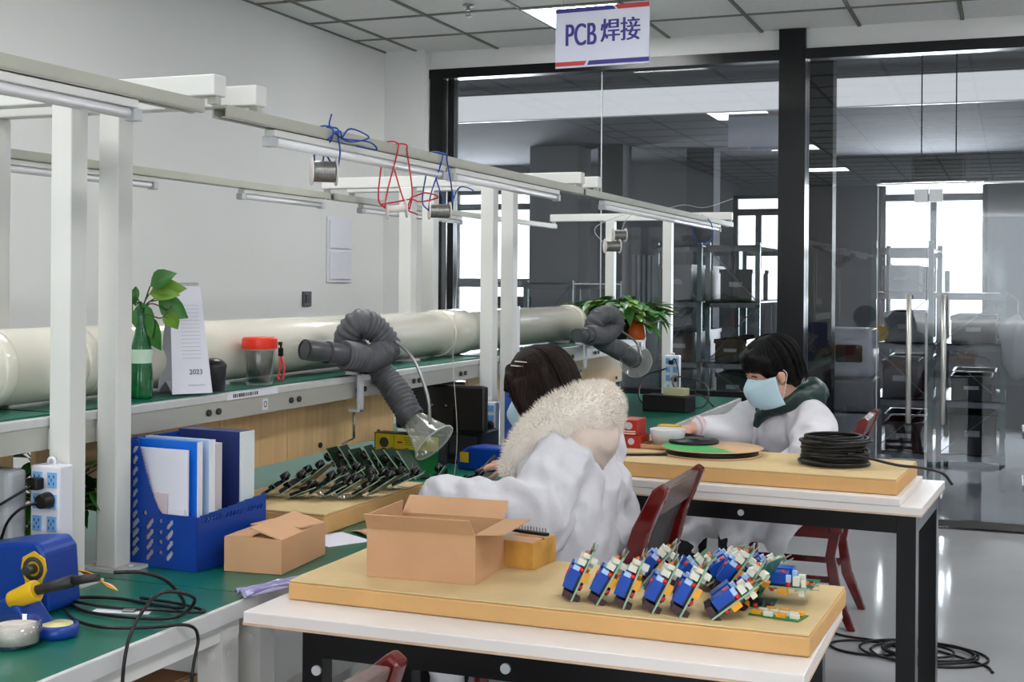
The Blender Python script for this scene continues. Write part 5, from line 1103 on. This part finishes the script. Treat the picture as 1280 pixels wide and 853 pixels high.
# =============== BACK ROOM FURNITURE ===============
rackn = {}
def rack(label, x0, x1, y0, y1, h, sh, seed, col='g'):
    t = thing('storage_rack', label, 'rack', ((x0+x1)/2, (y0+y1)/2, 0)); w = (x1-x0)/2; d = (y1-y0)/2
    u = None
    for sx in (-1, 1):
        for sy in (-1, 1):
            if u is None: u = MB().box(-.018, .018, -.018, .018, 0, h).build('upright', RACKM, t); u.location = (sx*(w-.018), sy*(d-.018), 0)
            else: inst(u, None, (sx*(w-.018), sy*(d-.018), 0))
    for z in sh: 
        MB().box(-w, w, -d, d, z-.012, z).box(-w, w, -d, -d+.012, z-.05, z).box(-w, w, d-.012, d, z-.05, z).build('shelf_board', GREYP, t)
    zs = [0]+sh
    m = MB()
    for k in range(len(sh)):
        a, b = (sh[k-1] if k else .15), sh[k]
        if b-a > .2: m.bar(((-w+.02) if k % 2 else (w-.02), -d-.004, a), ((w-.02) if k % 2 else (-w+.02), -d-.004, b-.03), .014, .006)
    m.build('brace', RACKM, t)
    q = random.Random(seed); n = 0
    return t
racks = [('R1', 'grey green rack left of the far posts, seen through the glass', -3.72, -3.30, 9.9, 11.3, 1.45, [.12, .5, .95, 1.43]),
         ('R2', 'left rack of the pair standing just behind the glass', -2.63, -2.25, 9.9, 11.4, 1.75, [.12, .53, .83, 1.30, 1.73]), ('R3', 'right rack of the pair standing just behind the glass', -2.22, -1.80, 9.9, 11.4, 1.75, [.12, .53, .83, 1.30, 1.73]),
         ('R4', 'left rack seen through the glass doors', -.96, -.53, 9.7, 10.9, 1.75, [.24, .62, 1.02, 1.38, 1.70]), ('R5', 'right rack seen through the glass doors', -.51, -.05, 9.7, 10.9, 1.55, [.24, .62, 1.02, 1.38])]
wh = {'R1': 'the leftmost rack', 'R2': 'the left rack of the pair', 'R3': 'the right rack of the pair', 'R4': 'the left rack behind the doors', 'R5': 'the right rack behind the doors'}
shn = ['bottom', 'second', 'third', 'fourth', 'top']
q = random.Random(21); bn = 0
for id_, l, x0, x1, y0, y1, h, sh in racks:
    rack(l, x0, x1, y0, y1, h, sh, 1)
    for k, z in enumerate(sh[:-1]):
        top = sh[k+1]-.07; hh = min(q.uniform(.16, .3), top-z)
        for f in range(2):
            col = q.choice([DGREY, GREYP, DGREY, BLACK, DGREY]); y = y0+.04+f*.62
            cn = {DGREY.name: 'dark grey', GREYP.name: 'mid grey', BLACK.name: 'black', LIGHTG.name: 'light grey'}[col.name]
            t = thing('storage_box', '%s box on the %s shelf of %s, %s' % (cn, shn[k], wh[id_], ('front one', 'rear one')[f]), 'box', ((x0+x1)/2+q.uniform(-.02, .02), y, z), 0, 'boxes on the back room racks')
            ww = (x1-x0)*q.uniform(.28, .37)
            MB().box(-ww, ww, 0, .5, 0.001, hh).build('box_body', col, t, bevel=.006); MB().box(-ww-.008, ww+.008, -.008, .508, hh-.03, hh).build('lid', col, t); MB().box(-.05, .05, -.012, -.008, hh*.45, hh*.6).build('box_label', PAPERS, t)
t = thing('yellow_tape_roll', 'small yellow roll on the left rack behind the glass doors', 'tape', (-.9, 9.68, 1.021+.0)); MB().cyl((0, 0.03, .06), (.0, .1, .06), .058, n=20).build('roll', YEL, t)
t = thing('printer', 'white office printer standing behind the glass right of the black pillar', 'printer', (-1.06, 9.12, 0))
MB().box(-.20, .19, 0, .5, .0, .55).build('cabinet', LIGHTG, t, bevel=.02); MB().box(-.19, .18, .02, .48, .56, .78).build('lower_body', GREYP, t, bevel=.02); MB().box(-.18, .17, .02, .46, .80, 1.13).build('scanner_unit', OFFW, t, bevel=.03); MB().box(-.08, .10, -.0, .05, .90, 1.02).build('output_slot', BLACK, t, bevel=.01)
t = thing('metal_case', 'grey metal case on the floor in front of the racks', 'case', (-.90, 8.6, 0)); MB().box(-.12, .14, 0, .4, .02, .26).build('case_body', GREYP, t, bevel=.01); MB().box(-.13, .15, -.01, .41, .24, .30).build('case_lid', LIGHTG, t, bevel=.012); MB().box(-.03, .05, -.02, 0, .18, .24).build('latch', STEEL, t)
t = thing('white_bag', 'white plastic bag hanging at the right of the racks', 'bag', (.03, 9.55, .78))
m = MB().lathe([(.0, 0), (.03, .02), (.07, .10), (.10, .25), (.12, .36), (.05, .42), (.02, .46)], n=28)
for v in m.b.verts: v.co += Vector((noise.noise(v.co*16)*.05, noise.noise(v.co*16+Vector((4, 0, 0)))*.05, 0))
m.build('bag', BAG, t); MB().tube([(0, 0, .45), (0, .05, .55), (-.06, .15, .6)], .005, 6).build('tie', BAG, t)
t = thing('dark_trolley', 'dark trolley at the right edge behind the glass', 'trolley', (.16, 9.2, 0)); MB().box(-.10, .4, 0, .5, .06, .12).box(-.10, .4, 0, .5, .42, .47).build('deck', BLACK, t, bevel=.01); MB().box(-.08, .38, .02, .48, .12, .42).build('body', DGREY, t)
for x in (-.06, .36): MB().cyl((x, .05, .03), (x+.02, .05, .03), .03).build('wheel', BLACK, t)
t = thing('radiator', 'grey ribbed radiator at the far wall of the back room', 'radiator', (-3.72, 13.89, .0))
for k in range(8): MB().box(-.22+.058*k, -.18+.058*k, 0, .1, .9, 1.75).build('rib', GREYP, t, bevel=.01)
t = thing('equipment_cabinet', 'pale grey equipment cabinet in front of the far left window', 'cabinet', (-4.55, 11.5, 0)); MB().box(-.35, .35, 0, .5, 0, 1.05).build('cabinet_body', LIGHTG, t, bevel=.01); MB().box(-.3, .3, -.01, 0, .1, .95).build('front_door', GREYP, t); MB().box(-.2, .2, .0, .3, 1.052, 1.3).build('dark_top_unit', DGREY, t, bevel=.01)
